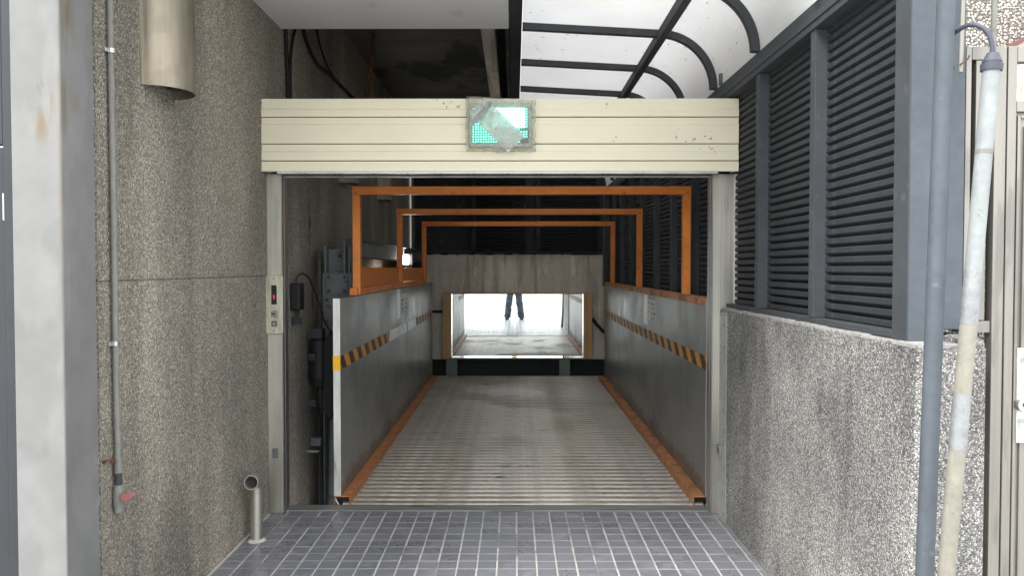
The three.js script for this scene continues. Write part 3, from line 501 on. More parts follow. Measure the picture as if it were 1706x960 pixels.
{
  const t = thing('paper_sheet', 'crumpled grey paper strip taped diagonally across the green sign', 'paper', [-0.1, 2.33, -4.512]);
  const g = new THREE.PlaneGeometry(0.135, 0.325, 14, 30), p = g.getAttribute('position');
  for (let i = 0; i < p.count; i++) { const x = p.getX(i), y = p.getY(i); p.setZ(i, 0.004 * (fbm(x * 4 + 0.5, y * 4 + 0.5, 4, 4, 3, 71) - 0.5) + 0.006 * Math.abs(x / 0.0675) ** 3 * 0.4); }
  g.rotateZ(0.80); g.translate(-0.105, 2.338, -4.5125); g.computeVertexNormals(); const back = g.clone(); back.translate(0, 0, -0.0008);
  part(t, 'sheet', [g, back], M.paper);
  const tp = new THREE.PlaneGeometry(0.03, 0.16, 3, 8); tp.rotateZ(-0.75); tp.translate(-0.205, 2.39, -4.507); const tq = new THREE.PlaneGeometry(0.026, 0.12, 3, 8); tq.rotateZ(-0.62); tq.translate(-0.17, 2.42, -4.506);
  part(t, 'tape', [tp, tq], M.silverTape);
}
{
  const t = thing('plastic_bag', 'crinkled clear plastic bag taped over the green sign', 'plastic bag', [-0.08, 2.19, -4.5]);
  const g = new THREE.PlaneGeometry(0.41, 0.315, 60, 46), p = g.getAttribute('position');
  for (let i = 0; i < p.count; i++) {
    const x = p.getX(i), y = p.getY(i), u = x / 0.205, v = y / 0.1575, e = Math.max(Math.abs(u), Math.abs(v)), fall = smooth(0.9, 1, e);
    p.setZ(i, -4.497 + 0.03 * Math.abs(fbm(u * 0.5 + 0.5, v * 0.5 + 0.5, 7, 5, 4, 77) - 0.5) * (1 + smooth(0.3, 1, u)) - 0.058 * fall);
    p.setX(i, x - 0.08 + 0.012 * (fbm(0.3, v * 0.5 + 0.5, 3, 8, 3, 79) - 0.5) * e); p.setY(i, y + 2.342 + 0.02 * (fbm(u * 0.5 + 0.5, 0.4, 6, 3, 3, 83) - 0.5) * e - 0.012 * u * smooth(0.2, 1, v));
  }
  g.computeVertexNormals(); part(t, 'film', g, M.film);
}
{
  const t = thing('control_panel', 'upright stainless call panel with a red floor digit on the left jamb', 'control panel', [-1.449, 1.1, -4.63]);
  const plate = part(t, 'plate', bx(-1.501, -1.398, 1.103, 1.455, 4.634, 4.653, 0.003), std({ ...metalTex(128, 256, 0.2, 0.5, [196, 194, 176], 30, 3, 0.2, 341), metalness: 0.7, roughness: 1, bumpScale: 0.0002 }));
  const s = part(t, 'display', bx(-1.466, -1.434, 1.281, 1.397, 4.631, 4.6338), M.black);
  part(s, 'lit_digit', [bx(-1.4515, -1.4475, 1.313, 1.338, 4.6298, 4.6306), bx(-1.456, -1.4515, 1.331, 1.3345, 4.6298, 4.6306)], M.digit);
  const b = part(t, 'call_button', bx(-1.466, -1.434, 1.207, 1.239, 4.628, 4.6338, 0.002), M.alu); part(b, 'button_mark', [-1.459, -1.452, -1.445].map((x) => bx(x - 0.002, x + 0.003, 1.218, 1.229, 4.627, 4.628)), M.black);
  part(t, 'button_frame', [bx(-1.468, -1.432, 1.205, 1.241, 4.6325, 4.6337)], M.black);
  part(t, 'key_plate', bx(-1.466, -1.434, 1.148, 1.18, 4.63, 4.6338, 0.002), M.mastSteel); part(t, 'key_switch', [rod(V(-1.449, 1.164, 4.632), V(-1.449, 1.164, 4.618), 0.011, 0.0095, 20), bx(-1.451, -1.447, 1.155, 1.173, 4.615, 4.619)], M.alu);
  for (const y of [1.437, 1.12]) part(t, 'screw', rod(V(-1.452, y, 4.634), V(-1.452, y, 4.6315), 0.004, 0.0035, 10), M.darkSteel);
}
{
  const t = thing('intercom_box', 'black box with a trailing cord on the dark wall behind the left jamb', 'intercom', [-1.47, 1.3, -5.2]);
  part(t, 'case', bx(-1.5, -1.43, 1.22, 1.4, 5.12, 5.24, 0.012), M.black);
  part(t, 'cord', tube([V(-1.46, 1.41, 5.12), V(-1.44, 1.46, 5.15), V(-1.41, 1.44, 5.25), V(-1.37, 1.28, 5.35), V(-1.33, 1.1, 5.42), V(-1.28, 1.03, 5.48), V(-1.22, 1.02, 5.52)], 0.007, 50, 8), M.rubber);
  part(t, 'bracket', [bx(-1.5, -1.44, 1.12, 1.17, 5.15, 5.2, 0.004), rod(V(-1.46, 1.22, 5.18), V(-1.46, 1.15, 5.18), 0.012)], M.darkSteel);
}

// ---------------------------------------------------------------- lift machinery on the left
{
  const t = thing('lift_mast', 'grey steel lift post with a bolted plate left of the platform', 'lift post', [-1.3, -1.3, -5.6]);
  part(t, 'column', [bx(-1.39, -1.375, -1.3, 1.66, 5.62, 5.84), bx(-1.215, -1.2, -1.3, 1.66, 5.62, 5.84), bx(-1.374, -1.216, -1.3, 1.64, 5.70, 5.715)], M.mastSteel);
  part(t, 'guide_angle', [bx(-1.425, -1.405, -1.3, 1.63, 5.58, 5.6), bx(-1.425, -1.42, -1.3, 1.63, 5.6, 5.66)], M.darkSteel);
  part(t, 'carriage', [bx(-1.395, -1.165, -0.9, 1.465, 5.585, 5.618, 0.003)], M.mastSteel);
  const pl = part(t, 'bolted_plate', bx(-1.365, -1.21, 1.31, 1.455, 5.57, 5.584, 0.004), M.mastSteel);
  part(pl, 'bolt', [[-1.345, 1.435], [-1.23, 1.435], [-1.345, 1.335], [-1.23, 1.335]].map(([x, y]) => rod(V(x, y, 5.57), V(x, y, 5.558), 0.014, 0.013, 6)), M.darkSteel);
  const p2 = part(t, 'lower_plate', bx(-1.385, -1.25, 1.1, 1.29, 5.572, 5.584, 0.003), M.mastSteel); part(p2, 'bolt', [[-1.36, 1.27], [-1.27, 1.27], [-1.36, 1.115]].map(([x, y]) => rod(V(x, y, 5.572), V(x, y, 5.558), 0.012, 0.011, 6)), M.darkSteel);
  part(t, 'head_fin', bx(-1.235, -1.225, 1.45, 1.72, 5.56, 5.75), M.mastSteel); part(t, 'eye_hole', rod(V(-1.295, 1.59, 5.7), V(-1.295, 1.59, 5.69), 0.014, 0.014, 16), M.black);
  part(t, 'rail_beam', [bx(-1.3, -1.22, 1.585, 1.72, 5.86, 10.4, 0.004), bx(-1.33, -1.19, 1.72, 1.73, 5.86, 10.4)], M.mastSteel);
  part(t, 'rear_post', bx(-1.36, -1.22, -1.3, 1.58, 10.2, 10.4, 0.004), M.darkSteel);
}
{
  const t = thing('hydraulic_gear', 'black hydraulic motor, hoses and guard bolted low beside the lift post', 'machinery', [-1.38, 0.1, -5.5]);
  part(t, 'motor', [rod(V(-1.4, 0.72, 5.5), V(-1.4, 0.98, 5.5), 0.075, 0.075, 24), rod(V(-1.4, 0.98, 5.5), V(-1.4, 1.02, 5.5), 0.05, 0.04, 24), rod(V(-1.4, 0.66, 5.5), V(-1.4, 0.72, 5.5), 0.06, 0.075, 24)], M.black);
  for (const b of [[-1.46, -1.36, 1.0, 1.07, 5.42, 5.52, 0.006], [-1.45, -1.40, 0.845, 0.895, 5.40, 5.44, 0.004], [-1.45, -1.40, 0.52, 0.57, 5.40, 5.46, 0.004]]) part(t, 'valve_block', bx(...b), M.darkSteel);
  { const s = new THREE.Shape([[-1.325, 0.5], [-1.29, 0.44], [-1.262, 0.5], [-1.262, 1.0], [-1.29, 1.05], [-1.325, 0.98]].map(([x, y]) => new THREE.Vector2(x, y))); const g = new THREE.ExtrudeGeometry(s, { depth: 0.05, bevelEnabled: true, bevelSize: 0.006, bevelThickness: 0.006, bevelSegments: 1 }); g.translate(0, 0, -5.4); part(t, 'chain_guard', g, M.rubber); }
  part(t, 'hose', [tube([V(-1.42, 0.66, 5.5), V(-1.43, 0.55, 5.48), V(-1.41, 0.45, 5.5), V(-1.41, 0, 5.52), V(-1.42, -0.8, 5.5)], 0.014), tube([V(-1.37, 0.68, 5.47), V(-1.34, 0.6, 5.45), V(-1.35, 0.4, 5.5), V(-1.36, -0.5, 5.52)], 0.012)], M.rubber);
  part(t, 'bracket', [bx(-1.45, -1.38, 0.23, 0.29, 5.44, 5.5, 0.004)], M.mastSteel); part(t, 'hook', [bx(-1.475, -1.39, 0.19, 0.205, 5.42, 5.46, 0.003)], M.alu);
}
{
  const t = thing('bulkhead_lamp', 'small glowing white lamp on the steel beam above the orange guard', 'lamp', [-1.2, 1.56, -8.5]);
  part(t, 'housing', bx(-1.245, -1.13, 1.53, 1.66, 8.51, 8.58, 0.01), M.darkSteel);
  part(t, 'lamp_glass', bx(-1.24, -1.155, 1.54, 1.65, 8.47, 8.509, 0.015), M.lampGlow);
  const l = new THREE.PointLight(new THREE.Color(1, 1, 0.95), 0.25, 0, 2); l.name = 'bulkhead_light'; l.position.set(-1.19, 1.595, -8.42); l.castShadow = true; scene.add(l);
}

// ---------------------------------------------------------------- the lift platform
{
  const L = -1.1, Rr = 1.21, D0 = 4.845, D1 = 10.3;
  const t = thing('lift_platform', 'car lift platform with ribbed deck, grey side walls and orange frames', 'car lift', [0.055, 0, -7.7]), B = bases.get(t);
  part(t, 'deck_plate', bx(L - 0.04, Rr + 0.04, -0.14, -0.0215, D0, 10.72), M.deckGroove);
  const w = Rr - L - 0.01, prof = [[-0.036, 0], [-0.034, 0.01], [-0.027, 0.0185], [-0.012, 0.0215], [0.012, 0.0215], [0.027, 0.0185], [0.034, 0.01], [0.036, 0]];
  for (let i = 0; i < 59; i++) {
    const d = D0 + 0.05 + i * 0.0993; if (d > 10.7) break;
    const g = prep(sweepX(prof.map(([a, b]) => [-(d + a), -0.0213 + b]).map(([a, b]) => [-a, b]), L + 0.005, Rr - 0.005));
    g.translate(-B[0], -B[1], -B[2]); const m = shade(new THREE.Mesh(g, M.deck)); m.name = 'deck_rib'; t.add(m);
  }
  const hazard = (flip, seed) => { // worn diagonal yellow and black tape
    const c = paint(2048, 32, 5.45, 0.09, (u, v, o) => {
      const m = u * 5.45, s = wrap(Math.floor((m + (flip ? -1 : 1) * (v - 0.5) * 0.1) / 0.135), 2), wear = fbm(u, v, 160, 4, 4, seed), f = smooth(0.5, 0.62, wear) * 0.5 + 0.42 * smooth(0.9, 2.2, m) * smooth(0.32, 0.56, wear);
      const y = s ? [214, 146, 30] : [34, 32, 30], g = s ? [176, 128, 78] : [92, 66, 46];
      for (let q = 0; q < 3; q++) o.c[q] = mix(y[q], g[q], f) * (0.9 + 0.2 * wear);
    }, { bump: false });
    c.map.offset.set(0, 0); return std({ ...c, roughness: 0.5 });
  };
  const tapeGeo = (x, y0, y1, d0, d1, s) => { const g = new THREE.BoxGeometry(0.001, y1 - y0, d1 - d0); g.translate(x, (y0 + y1) / 2, -(d0 + d1) / 2); const p = prep(g), uv = p.getAttribute('uv'); for (let i = 0; i < uv.count; i++) uv.setXY(i, uv.getX(i) - D0, uv.getY(i) - y0); p.userData.ready = true; return p; };
  const yellow = std({ color: 0xe8ae10, roughness: 0.45 }), white = std({ ...flat(paintTex([214, 218, 220], [170, 172, 172], 0, 351, 0.5)), roughness: 0.35, bumpScale: 0.0003 });
  const card = (n) => std({ ...paint(64, 96, 0.4, 0.25, (u, v, o) => { const cx = Math.floor(u * 5), cy = Math.floor(v * 6), fx = u * 5 - cx, fy = v * 6 - cy, on = cx > 0 && cy > 0 && cy < 5 && fx > 0.2 && fx < 0.85 && fy > 0.15 && fy < 0.8 && hash(Math.floor(u * 20), Math.floor(v * 24), n) > 0.45, k = on ? 70 : 214; o.c[0] = k; o.c[1] = k; o.c[2] = k * 0.98; }, { bump: false }), roughness: 0.5 });
  const side = (sgn, x, seams) => {
    const o = x + sgn * 0.045, a = Math.min(x, o), b = Math.max(x, o), p = part(t, 'side_wall', bx(a + 0.003, b - 0.003, 0.051, 1.305, D0 + 0.004, D1), M.mastSteel);
    const e = [D0 + 0.003, ...seams, D1]; for (let i = 0; i < e.length - 1; i++) part(p, 'steel_sheet', bx(sgn < 0 ? x - 0.0025 : x, sgn < 0 ? x : x + 0.0025, 0.0505, 1.305, e[i] + 0.0015, e[i + 1] - 0.0015), M.panelSteel);
    part(p, 'end_strip', bx(a, b, 0.051, 1.308, D0 - 0.004, D0 + 0.002, 0.002), M.edgeSteel);
    const f = x - sgn * 0.0012; part(p, 'hazard_tape', tapeGeo(f, 0.855, 0.943, D0, D1 - 0.06), hazard(sgn > 0, sgn > 0 ? 5 : 9));
    part(p, 'tape_end', bx(a - 0.0005, b + 0.0005, 0.853, 0.945, D0 - 0.0062, D0 - 0.0045), yellow);
    return p;
  };
  const lw = side(-1, L, [6.4, 8.0, 9.4]), rw = side(1, Rr, [6.55, 7.98, 9.4]);
  part(lw, 'white_tape', [bx(L + 0.0008, L + 0.003, 0.853, 0.945, 6.75, 7.28), bx(L + 0.0008, L + 0.003, 0.853, 0.945, 7.3, 7.85), bx(L + 0.0008, L + 0.003, 0.853, 0.945, 7.9, 8.55)], white);
  part(lw, 'notice_strip', bx(L + 0.0005, L + 0.002, 1.02, 1.3, 7.18, 7.38), white); part(lw, 'notice_card', bx(L + 0.0005, L + 0.003, 1.06, 1.25, 7.46, 7.86), card(3));
  part(rw, 'notice_strip', bx(Rr - 0.002, Rr - 0.0005, 0.985, 1.255, 6.98, 7.17), white); part(rw, 'notice_card', bx(Rr - 0.003, Rr - 0.0005, 1.04, 1.22, 6.55, 6.93), card(7));
  for (const [a, b, k] of [[L - 0.042, L + 0.056, -1], [Rr - 0.074, Rr + 0.03, 1]]) { // hollow kerb tubes
    const c = part(t, 'kerb_tube', [bx(a, b, 0.044, 0.05, D0, D1 + 0.03, 0.002), bx(a, a + 0.004, -0.01, 0.0435, D0, D1 + 0.03), bx(b - 0.004, b, -0.01, 0.0435, D0, D1 + 0.03)], M.orangeWorn);
    part(c, 'tube_plug', bx(a + 0.005, b - 0.005, -0.014, 0.043, D0 + 0.05, D0 + 0.06), M.black);
    const s = new THREE.Shape([[0, 0.04], [0.006, 0.04], [0.036, -0.015], [0.028, -0.015]].map(([x, y]) => new THREE.Vector2(k < 0 ? a + 0.004 + x : b - 0.004 - x, y))); const g = new THREE.ExtrudeGeometry(s, { depth: 0.006, bevelEnabled: false }); g.translate(0, 0, -D0 + 0.006); part(c, 'end_gusset', g, M.edgeSteel);
  }
  part(t, 'cap_rail', bx(Rr - 0.004, Rr + 0.05, 1.262, 1.315, D0, D1, 0.003), M.orangeWorn, 'brown orange capping rail along the right side wall');
  part(t, 'cap_rail', bx(L - 0.05, L + 0.003, 1.309, 1.36, 5.36, D1 - 0.6, 0.003), M.orange); part(t, 'guard_board', bx(L - 0.03, L - 0.018, 1.362, 1.505, 5.46, 9.45, 0.002), M.orange);
  for (const d of [5.4, 7.43, 9.45]) {
    const f = part(t, 'portal_crossbar', bx(-1.137, 1.237, 2.018, 2.074, d, d + 0.055, 0.003), M.orange);
    part(f, 'post', bx(-1.136, -1.082, d < 6 ? 1.315 : 1.361, 2.017, d, d + 0.055, 0.003), M.orange); part(f, 'post', bx(1.182, 1.236, 1.316, 2.017, d, d + 0.055, 0.003), M.orange);
    part(f, 'corner_bolt', [rod(V(-1.11, 2.03, d), V(-1.11, 2.03, d - 0.006), 0.006, 0.006, 8), rod(V(1.21, 2.03, d), V(1.21, 2.03, d - 0.006), 0.006, 0.006, 8)], M.mastSteel);
  }
  const S = thing('dry_litter', 'pale crumbs of dry leaves along the right kerb tube', 'litter', [1.1, 0, -7]); S.userData.kind = 'stuff';
  const chips = []; for (let i = 0; i < 240; i++) { const d = 4.9 + 5 * rnd() ** 1.6, on = rnd() < 0.45, x = on ? Rr - R(0.005, 0.07) : Rr - 0.075 - 0.12 * rnd() ** 2, s = R(0.003, 0.009), g = new THREE.TetrahedronGeometry(s); g.scale(1, 0.35, R(0.6, 1.6)); g.rotateY(R(0, 6)); g.translate(x, (on ? 0.052 : 0.003), -d); chips.push(g); }
  for (let i = 0; i < 60; i++) { const g = new THREE.TetrahedronGeometry(R(0.003, 0.008)); g.scale(1, 0.35, 1); g.translate(L + 0.06 + 0.12 * rnd() ** 2, 0.003, -R(4.95, 8)); chips.push(g); }
  part(S, 'chips', chips, std({ color: 0xb8aa90, roughness: 0.9 })).userData.kind = 'stuff';
}

// ---------------------------------------------------------------- right front: pipes, pole, gate, neighbour wall
{
  const t = thing('downpipe', 'blue grey painted drainpipe standing before the right wall corner', 'pipe', [1.218, 0, -2.29]);
  part(t, 'pipe', rod(V(1.218, -0.03, 2.29), V(1.295, 3.3, 2.29), 0.0255, 0.0255, 28), M.blueGrey);
}
{
  const P = (y) => V(1.2 + 0.0737 * y, y, 2.2), t = thing('leaning_pole', 'white and beige plastic conduit pole leaning beside the blue drainpipe', 'pole', [1.2, 0, -2.2]);
  part(t, 'upper_tube', [rod(P(1.49), P(1.83), 0.0225, 0.0225, 28), rod(P(1.832), P(2.07), 0.0228, 0.0228, 28)], M.whitePole);
  part(t, 'joint_collar', rod(P(1.34), P(1.492), 0.0236, 0.0232, 28), M.silverTape); part(t, 'lower_tube', rod(P(-0.02), P(1.342), 0.0228, 0.0228, 28), M.beigePole);
  part(t, 'tape_band', [rod(P(0.98), P(1.14), 0.0236, 0.0236, 28)], M.silverTape);
  part(t, 'seam_ring', rod(P(1.825), P(1.837), 0.0233, 0.0233, 28), M.pvc);
  part(t, 'entry_cap', [rod(P(2.06), P(2.078), 0.028, 0.029, 24), rod(P(2.078), P(2.085), 0.025, 0.025, 24), rod(P(2.085), P(2.11), 0.026, 0.015, 24)], M.slate);
  const c = thing('looped_cable', 'dark cable looping from the top of the leaning pole to a steel conduit', 'cable', [1.35, 2.1, -2.2]);
  part(c, 'wire', tube([P(2.09), V(1.352, 2.14, 2.2), V(1.338, 2.18, 2.21), V(1.316, 2.203, 2.24), V(1.3, 2.195, 2.3), V(1.31, 2.17, 2.38), V(1.38, 2.13, 2.44)], 0.0068, 50, 10), M.slate);
  const s = thing('steel_conduit', 'thin brownish steel conduit rising beside the drainpipe above the gate', 'pipe', [1.41, 2.1, -2.45]); part(s, 'pipe', rod(V(1.408, 2.12, 2.45), V(1.425, 2.9, 2.45), 0.0075, 0.0075, 16), M.gateSteel); part(s, 'tie_wire', tube([V(1.4, 2.14, 2.44), V(1.42, 2.155, 2.435), V(1.43, 2.17, 2.44)], 0.0025, 16, 5), M.rust);
  const u = thing('steel_conduit', 'slim grey conduit rising above the gate behind the leaning pole', 'pipe', [1.51, 2.2, -2.45]); part(u, 'pipe', rod(V(1.51, 2.18, 2.45), V(1.516, 2.9, 2.45), 0.0085, 0.0085, 16), M.pvc);
}
{
  const D = 2.5, t = thing('steel_gate', 'brushed stainless gate at the right edge with a pebbled view above', 'gate', [1.8, 0, -2.5]), y1 = 2.215;
  // fixed side bay that stands on the low wall
  part(t, 'side_bar', bx(1.456, 1.474, 1.33, y1 - 0.002, D, D + 0.03, 0.002), M.gateSteel); part(t, 'side_bar', bx(1.49, 1.528, 1.33, y1 - 0.044, D + 0.002, D + 0.03, 0.002), M.gateSteel);
  part(t, 'side_rail', bx(1.476, 1.546, y1 - 0.042, y1, D + 0.001, D + 0.03, 0.002), M.gateSteel); part(t, 'side_rail', bx(1.456, 1.546, 1.29, 1.328, D + 0.001, D + 0.03, 0.002), M.gateSteel);
  part(t, 'side_backing', bx(1.456, 1.546, 1.29, y1 - 0.01, D + 0.05, D + 0.06), M.black);
  // hinged leaf
  part(t, 'stile', bx(1.548, 1.585, -0.02, y1, D - 0.004, D + 0.036, 0.003), M.gateSteel); part(t, 'stile', bx(1.588, 1.617, -0.02, y1, D - 0.006, D + 0.034, 0.003), M.gateSteel); part(t, 'stile', bx(2.42, 2.46, -0.02, y1, D - 0.004, D + 0.036, 0.003), M.gateSteel);
  part(t, 'rail', bx(1.619, 2.418, 2.165, y1, D - 0.003, D + 0.03, 0.002), M.gateSteel); part(t, 'rail', bx(1.619, 2.418, 2.005, 2.04, D - 0.003, D + 0.03, 0.002), M.gateSteel); part(t, 'rail', bx(1.619, 2.418, 0.02, 0.08, D - 0.003, D + 0.03, 0.002), M.gateSteel);
  part(t, 'panel', bx(1.619, 2.418, 0.082, 2.003, D + 0.012, D + 0.022), M.gateSteel);
  part(t, 'moulding', [bx(1.626, 1.636, 0.09, 1.995, D + 0.002, D + 0.0115, 0.002), bx(1.65, 1.656, 0.12, 1.96, D + 0.004, D + 0.0115, 0.002), bx(1.637, 2.3, 1.985, 1.995, D + 0.002, D + 0.0115, 0.002)], M.gateSteel);
  const lk = part(t, 'lock_plate', bx(1.634, 1.7, 0.93, 1.24, D - 0.0035, D + 0.0035, 0.002), std({ ...metalTex(128, 256, 0.1, 0.3, [200, 200, 196], 8, 8, 1, 361), metalness: 0.6, roughness: 1, bumpScale: 0.001 }));
  part(lk, 'lock_rose', rod(V(1.652, 1.055, D - 0.003), V(1.652, 1.055, D - 0.014), 0.024, 0.02, 24), M.alu); part(lk, 'keyhole', bx(1.648, 1.656, 1.05, 1.062, D - 0.0155, D - 0.0142), M.black);
  part(lk, 'sticker', bx(1.638, 1.662, 0.995, 1.01, D - 0.005, D - 0.0037), M.whitePole);
}
{
  const t = thing('neighbour_wall', 'bright coarse pebble dashed wall behind the gate at the upper right', 'wall', [2.6, 0, -3.45]);
  part(t, 'face', bx(1.53, 5, -0.03, 4.2, 3.3, 3.6), M.coarsePebble);
  part(t, 'alley_side', bx(1.86, 2.2, -0.03, 5.2, 3.601, 12), M.coarsePebble);
  part(t, 'upper_face', bx(1.86, 5, 4.201, 5.2, 3.3, 3.6), M.coarsePebble);
  const s = new THREE.Shape([[1.9, 2.33], [2.6, 2.695], [2.6, 2.32], [1.9, 2.0]].map(([x, y]) => new THREE.Vector2(x, y))); const g = new THREE.ExtrudeGeometry(s, { depth: 0.06, bevelEnabled: false }); g.translate(0, 0, -3.299);
  part(t, 'sloped_band', g, std({ ...flat(paintTex([214, 196, 178], [190, 170, 150], 0, 371, 0.6)), roughness: 0.9, bumpScale: 0.001 }));
  const e = new THREE.Shape([[1.9, 2.332], [2.6, 2.697], [2.6, 2.712], [1.9, 2.347]].map(([x, y]) => new THREE.Vector2(x, y))); const h = new THREE.ExtrudeGeometry(e, { depth: 0.075, bevelEnabled: false }); h.translate(0, 0, -3.299); part(t, 'band_edge', h, std({ color: 0x6e4a48, roughness: 0.8 }));
}

// ---------------------------------------------------------------- the person whose legs show in the mirror
{
  const t = thing('person', 'person in loose grey blue trousers and dark shoes reflected in the mirror', 'person', [0, 0, 0.62]);
  const cap = (p, a, b, ra, rb) => { const bx_ = b[0] - a[0], by = b[1] - a[1], bz = b[2] - a[2], px = p[0] - a[0], py = p[1] - a[1], pz = p[2] - a[2], h = clamp((px * bx_ + py * by + pz * bz) / (bx_ * bx_ + by * by + bz * bz)); return Math.hypot(px - h * bx_, py - h * by, pz - h * bz) - mix(ra, rb, h); };
  const smin = (a, b, k) => { const h = clamp(0.5 + 0.5 * (b - a) / k); return mix(b, a, h) - k * h * (1 - h); };
  const mesher = (lo, hi, cell, f) => { // surface nets
    const n = [0, 1, 2].map((k) => Math.ceil((hi[k] - lo[k]) / cell) + 1), [nx, ny, nz] = n, val = new Float32Array(nx * ny * nz), id = (i, j, k) => (k * ny + j) * nx + i;
    for (let k = 0; k < nz; k++) for (let j = 0; j < ny; j++) for (let i = 0; i < nx; i++) val[id(i, j, k)] = f([lo[0] + i * cell, lo[1] + j * cell, lo[2] + k * cell]);
    const vid = new Int32Array(nx * ny * nz).fill(-1), P = [], I = [];
    for (let k = 0; k < nz - 1; k++) for (let j = 0; j < ny - 1; j++) for (let i = 0; i < nx - 1; i++) {
      let c = 0, sx = 0, sy = 0, sz = 0;
      const C = (q) => val[id(i + (q & 1), j + ((q >> 1) & 1), k + (q >> 2))];
      for (let q = 0; q < 8; q++) for (const b of [1, 2, 4]) if (!(q & b)) { const A = C(q), B2 = C(q | b); if ((A < 0) !== (B2 < 0)) { const h = A / (A - B2); c++; sx += (q & 1) + (b === 1 ? h : 0); sy += ((q >> 1) & 1) + (b === 2 ? h : 0); sz += (q >> 2) + (b === 4 ? h : 0); } }
      if (c) { vid[id(i, j, k)] = P.length / 3; P.push(lo[0] + (i + sx / c) * cell, lo[1] + (j + sy / c) * cell, lo[2] + (k + sz / c) * cell); }
    }
    for (let k = 1; k < nz - 1; k++) for (let j = 1; j < ny - 1; j++) for (let i = 1; i < nx - 1; i++) {
      const A = val[id(i, j, k)] < 0; const quad = (a, b, c, d, fl) => { if (a < 0 || b < 0 || c < 0 || d < 0) return; fl ? I.push(a, b, c, a, c, d) : I.push(a, c, b, a, d, c); };
      if (A !== val[id(i + 1, j, k)] < 0) quad(vid[id(i, j - 1, k - 1)], vid[id(i, j, k - 1)], vid[id(i, j, k)], vid[id(i, j - 1, k)], A);
      if (A !== val[id(i, j + 1, k)] < 0) quad(vid[id(i - 1, j, k - 1)], vid[id(i, j, k - 1)], vid[id(i, j, k)], vid[id(i - 1, j, k)], !A);
      if (A !== val[id(i, j, k + 1)] < 0) quad(vid[id(i - 1, j - 1, k)], vid[id(i, j - 1, k)], vid[id(i, j, k)], vid[id(i - 1, j, k)], A);
    }
    const g = new THREE.BufferGeometry(); g.setAttribute('position', new THREE.Float32BufferAttribute(P, 3)); g.setIndex(I); g.computeVertexNormals(); return g;
  };
  const add = (name, geos, m, parent = t) => { geos = geos.map((g) => prep(g)); const o = shade(new THREE.Mesh(geos.length > 1 ? mergeGeometries(geos) : geos[0], m)); o.name = name; parent.add(o); return o; };
  // local frame: faces -z. feet apart, weight even, both arms raised towards the face holding nothing in view
  const skin = std({ color: 0xb98a6c, roughness: 0.6 }), cloth = std({ ...paintTex([66, 73, 84], [46, 51, 60], 0.05, 381, 0.5), roughness: 0.95, bumpScale: 0.004 });
  const hipL = [-0.1, 0.9, 0], kneeL = [-0.16, 0.49, -0.03], ankL = [-0.2, 0.09, 0.0];
  const hipR = [0.1, 0.9, 0], kneeR = [0.15, 0.49, -0.03], ankR = [0.2, 0.09, 0.0];
  const wob = (p) => 0.008 * (Math.sin(p[1] * 52 + p[0] * 30 + 2 * Math.sin(p[2] * 40)) * smooth(0.6, 0.1, p[1]) + 0.5 * Math.sin(p[1] * 23 + p[2] * 31 + p[0] * 12));
  const trousers = (p) => { let d = 9; for (const [h, k, a] of [[hipL, kneeL, ankL], [hipR, kneeR, ankR]]) { const leg = smin(cap(p, h, k, 0.108, 0.092), cap(p, k, a, 0.092, 0.096), 0.04); d = smin(d, leg, 0.025); } d = smin(d, cap(p, [-0.07, 0.95, 0.01], [0.07, 0.95, 0.01], 0.125, 0.125), 0.05); return Math.max(d + wob(p), 0.055 - p[1], p[1] - 1.04); };
  add('trousers', [mesher([-0.36, 0.03, -0.2], [0.36, 1.08, 0.2], 0.014, trousers)], cloth);
  const shoe = (s) => mesher([s * 0.215 - 0.13, -0.02, -0.26], [s * 0.215 + 0.13, 0.16, 0.14], 0.009, (p) => { const x = s * 0.2; let d = smin(cap(p, [x, 0.045, 0.05], [x + s * 0.03, 0.04, -0.15], 0.047, 0.044), cap(p, [x, 0.06, 0.02], [x, 0.12, 0.01], 0.048, 0.045), 0.04); return Math.max(d, 0.003 - p[1]); });
  add('shoe', [shoe(-1)], M.rubber); add('shoe', [shoe(1)], M.rubber);
  const shL = [-0.19, 1.4, 0.02], elL = [-0.24, 1.17, -0.1], wrL = [-0.085, 1.42, -0.36];
  const shR = [0.19, 1.4, 0.02], elR = [0.24, 1.17, -0.1], wrR = [0.085, 1.42, -0.36];
  const shirt = (p) => { let d = smin(cap(p, [-0.1, 1.36, 0.01], [0.1, 1.36, 0.01], 0.12, 0.12), cap(p, [-0.07, 1.05, 0.01], [0.07, 1.05, 0.01], 0.125, 0.125), 0.16); d = smin(d, cap(p, [0, 1.05, 0.01], [0, 1.36, 0.01], 0.14, 0.14), 0.05); for (const [s, e] of [[shL, elL], [shR, elR]]) d = smin(d, cap(p, s, e, 0.068, 0.056), 0.05); return Math.max(d, 0.96 - p[1]); };
  add('shirt', [mesher([-0.36, 0.93, -0.24], [0.36, 1.54, 0.2], 0.016, shirt)], std({ color: 0x5c6268, roughness: 0.95 }));
  const hand = (w, s) => (p) => { const f = -s; let d = cap(p, w, [w[0] + f * 0.005, w[1] + 0.05, w[2] - 0.015], 0.027, 0.034); for (let i = 0; i < 4; i++) { const y = w[1] + 0.03 + i * 0.02, L = [0.03, 0.036, 0.034, 0.026][i]; d = Math.min(smin(d, cap(p, [w[0] + f * 0.012, y, w[2] - 0.028], [w[0] + f * (0.012 + L * 0.6), y + 0.004, w[2] - 0.05], 0.0095, 0.009), 0.006), cap(p, [w[0] + f * (0.012 + L * 0.6), y + 0.004, w[2] - 0.05], [w[0] + f * (0.02 + L), y + 0.005, w[2] - 0.032], 0.009, 0.008)); } return smin(d, cap(p, [w[0] + f * 0.01, w[1] + 0.05, w[2] + 0.01], [w[0] + f * 0.05, w[1] + 0.075, w[2] + 0.012], 0.012, 0.0095), 0.008); };
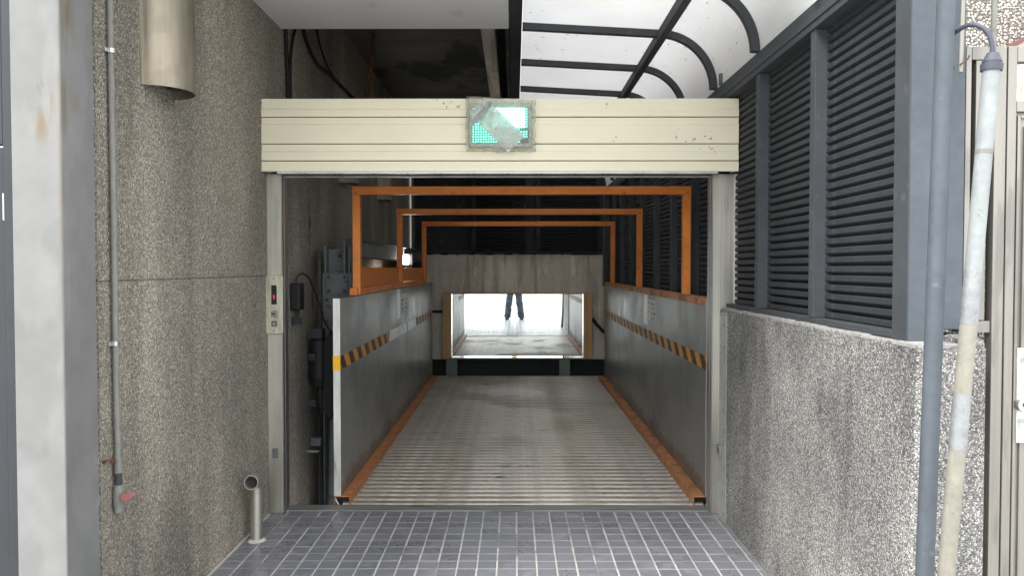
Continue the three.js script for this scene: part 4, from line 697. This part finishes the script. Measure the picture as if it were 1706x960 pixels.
  const body = mesher([-0.32, 1.1, -0.42], [0.32, 1.55, 0.12], 0.014, (p) => { let d = cap(p, [0, 1.4, 0.02], [0, 1.54, 0], 0.058, 0.054); for (const [e, w] of [[elL, wrL], [elR, wrR]]) d = Math.min(d, cap(p, e, w, 0.046, 0.028)); return d; });
  const head = mesher([-0.12, 1.46, -0.17], [0.12, 1.76, 0.14], 0.007, (p) => { let d = smin(Math.hypot((p[0]) / 0.078, (p[1] - 1.64) / 0.098, (p[2] + 0.0) / 0.096) * 0.085 - 0.085, cap(p, [0, 1.565, -0.055], [0, 1.58, -0.03], 0.04, 0.055), 0.04); d = smin(d, cap(p, [0, 1.645, -0.094], [0, 1.612, -0.112], 0.01, 0.016), 0.012); d = smin(d, cap(p, [-0.02, 1.585, -0.088], [0.02, 1.585, -0.088], 0.008, 0.008), 0.008); for (const s of [-1, 1]) { d = smin(d, cap(p, [s * 0.08, 1.615, 0.0], [s * 0.084, 1.65, 0.008], 0.012, 0.014), 0.008); d = Math.max(d, -(Math.hypot(p[0] - s * 0.032, p[1] - 1.645, p[2] + 0.108) - 0.017)); } return d; });
  const hands = [[wrL, -1], [wrR, 1]].map(([w, s]) => mesher([w[0] - 0.09, w[1] - 0.04, w[2] - 0.08], [w[0] + 0.09, w[1] + 0.14, w[2] + 0.05], 0.006, hand(w, s)));
  add('body', [body, head, ...hands], skin);
  for (const s of [-1, 1]) { const e = new THREE.SphereGeometry(0.012, 12, 8); e.translate(s * 0.031, 1.645, -0.083); add('eye', [e], std({ color: 0x2a2522, roughness: 0.3 })); }
  add('hair', [mesher([-0.12, 1.55, -0.14], [0.12, 1.78, 0.14], 0.008, (p) => Math.max(Math.hypot(p[0] / 0.086, (p[1] - 1.65) / 0.105, (p[2] - 0.012) / 0.1) * 0.09 - 0.09, -(p[1] - 1.69 + 1.1 * Math.min(0, -(p[2] + 0.02)) * 1.0 - 0.0)))], std({ color: 0x15120f, roughness: 0.7 }));
}
renderer.render(scene, camera);
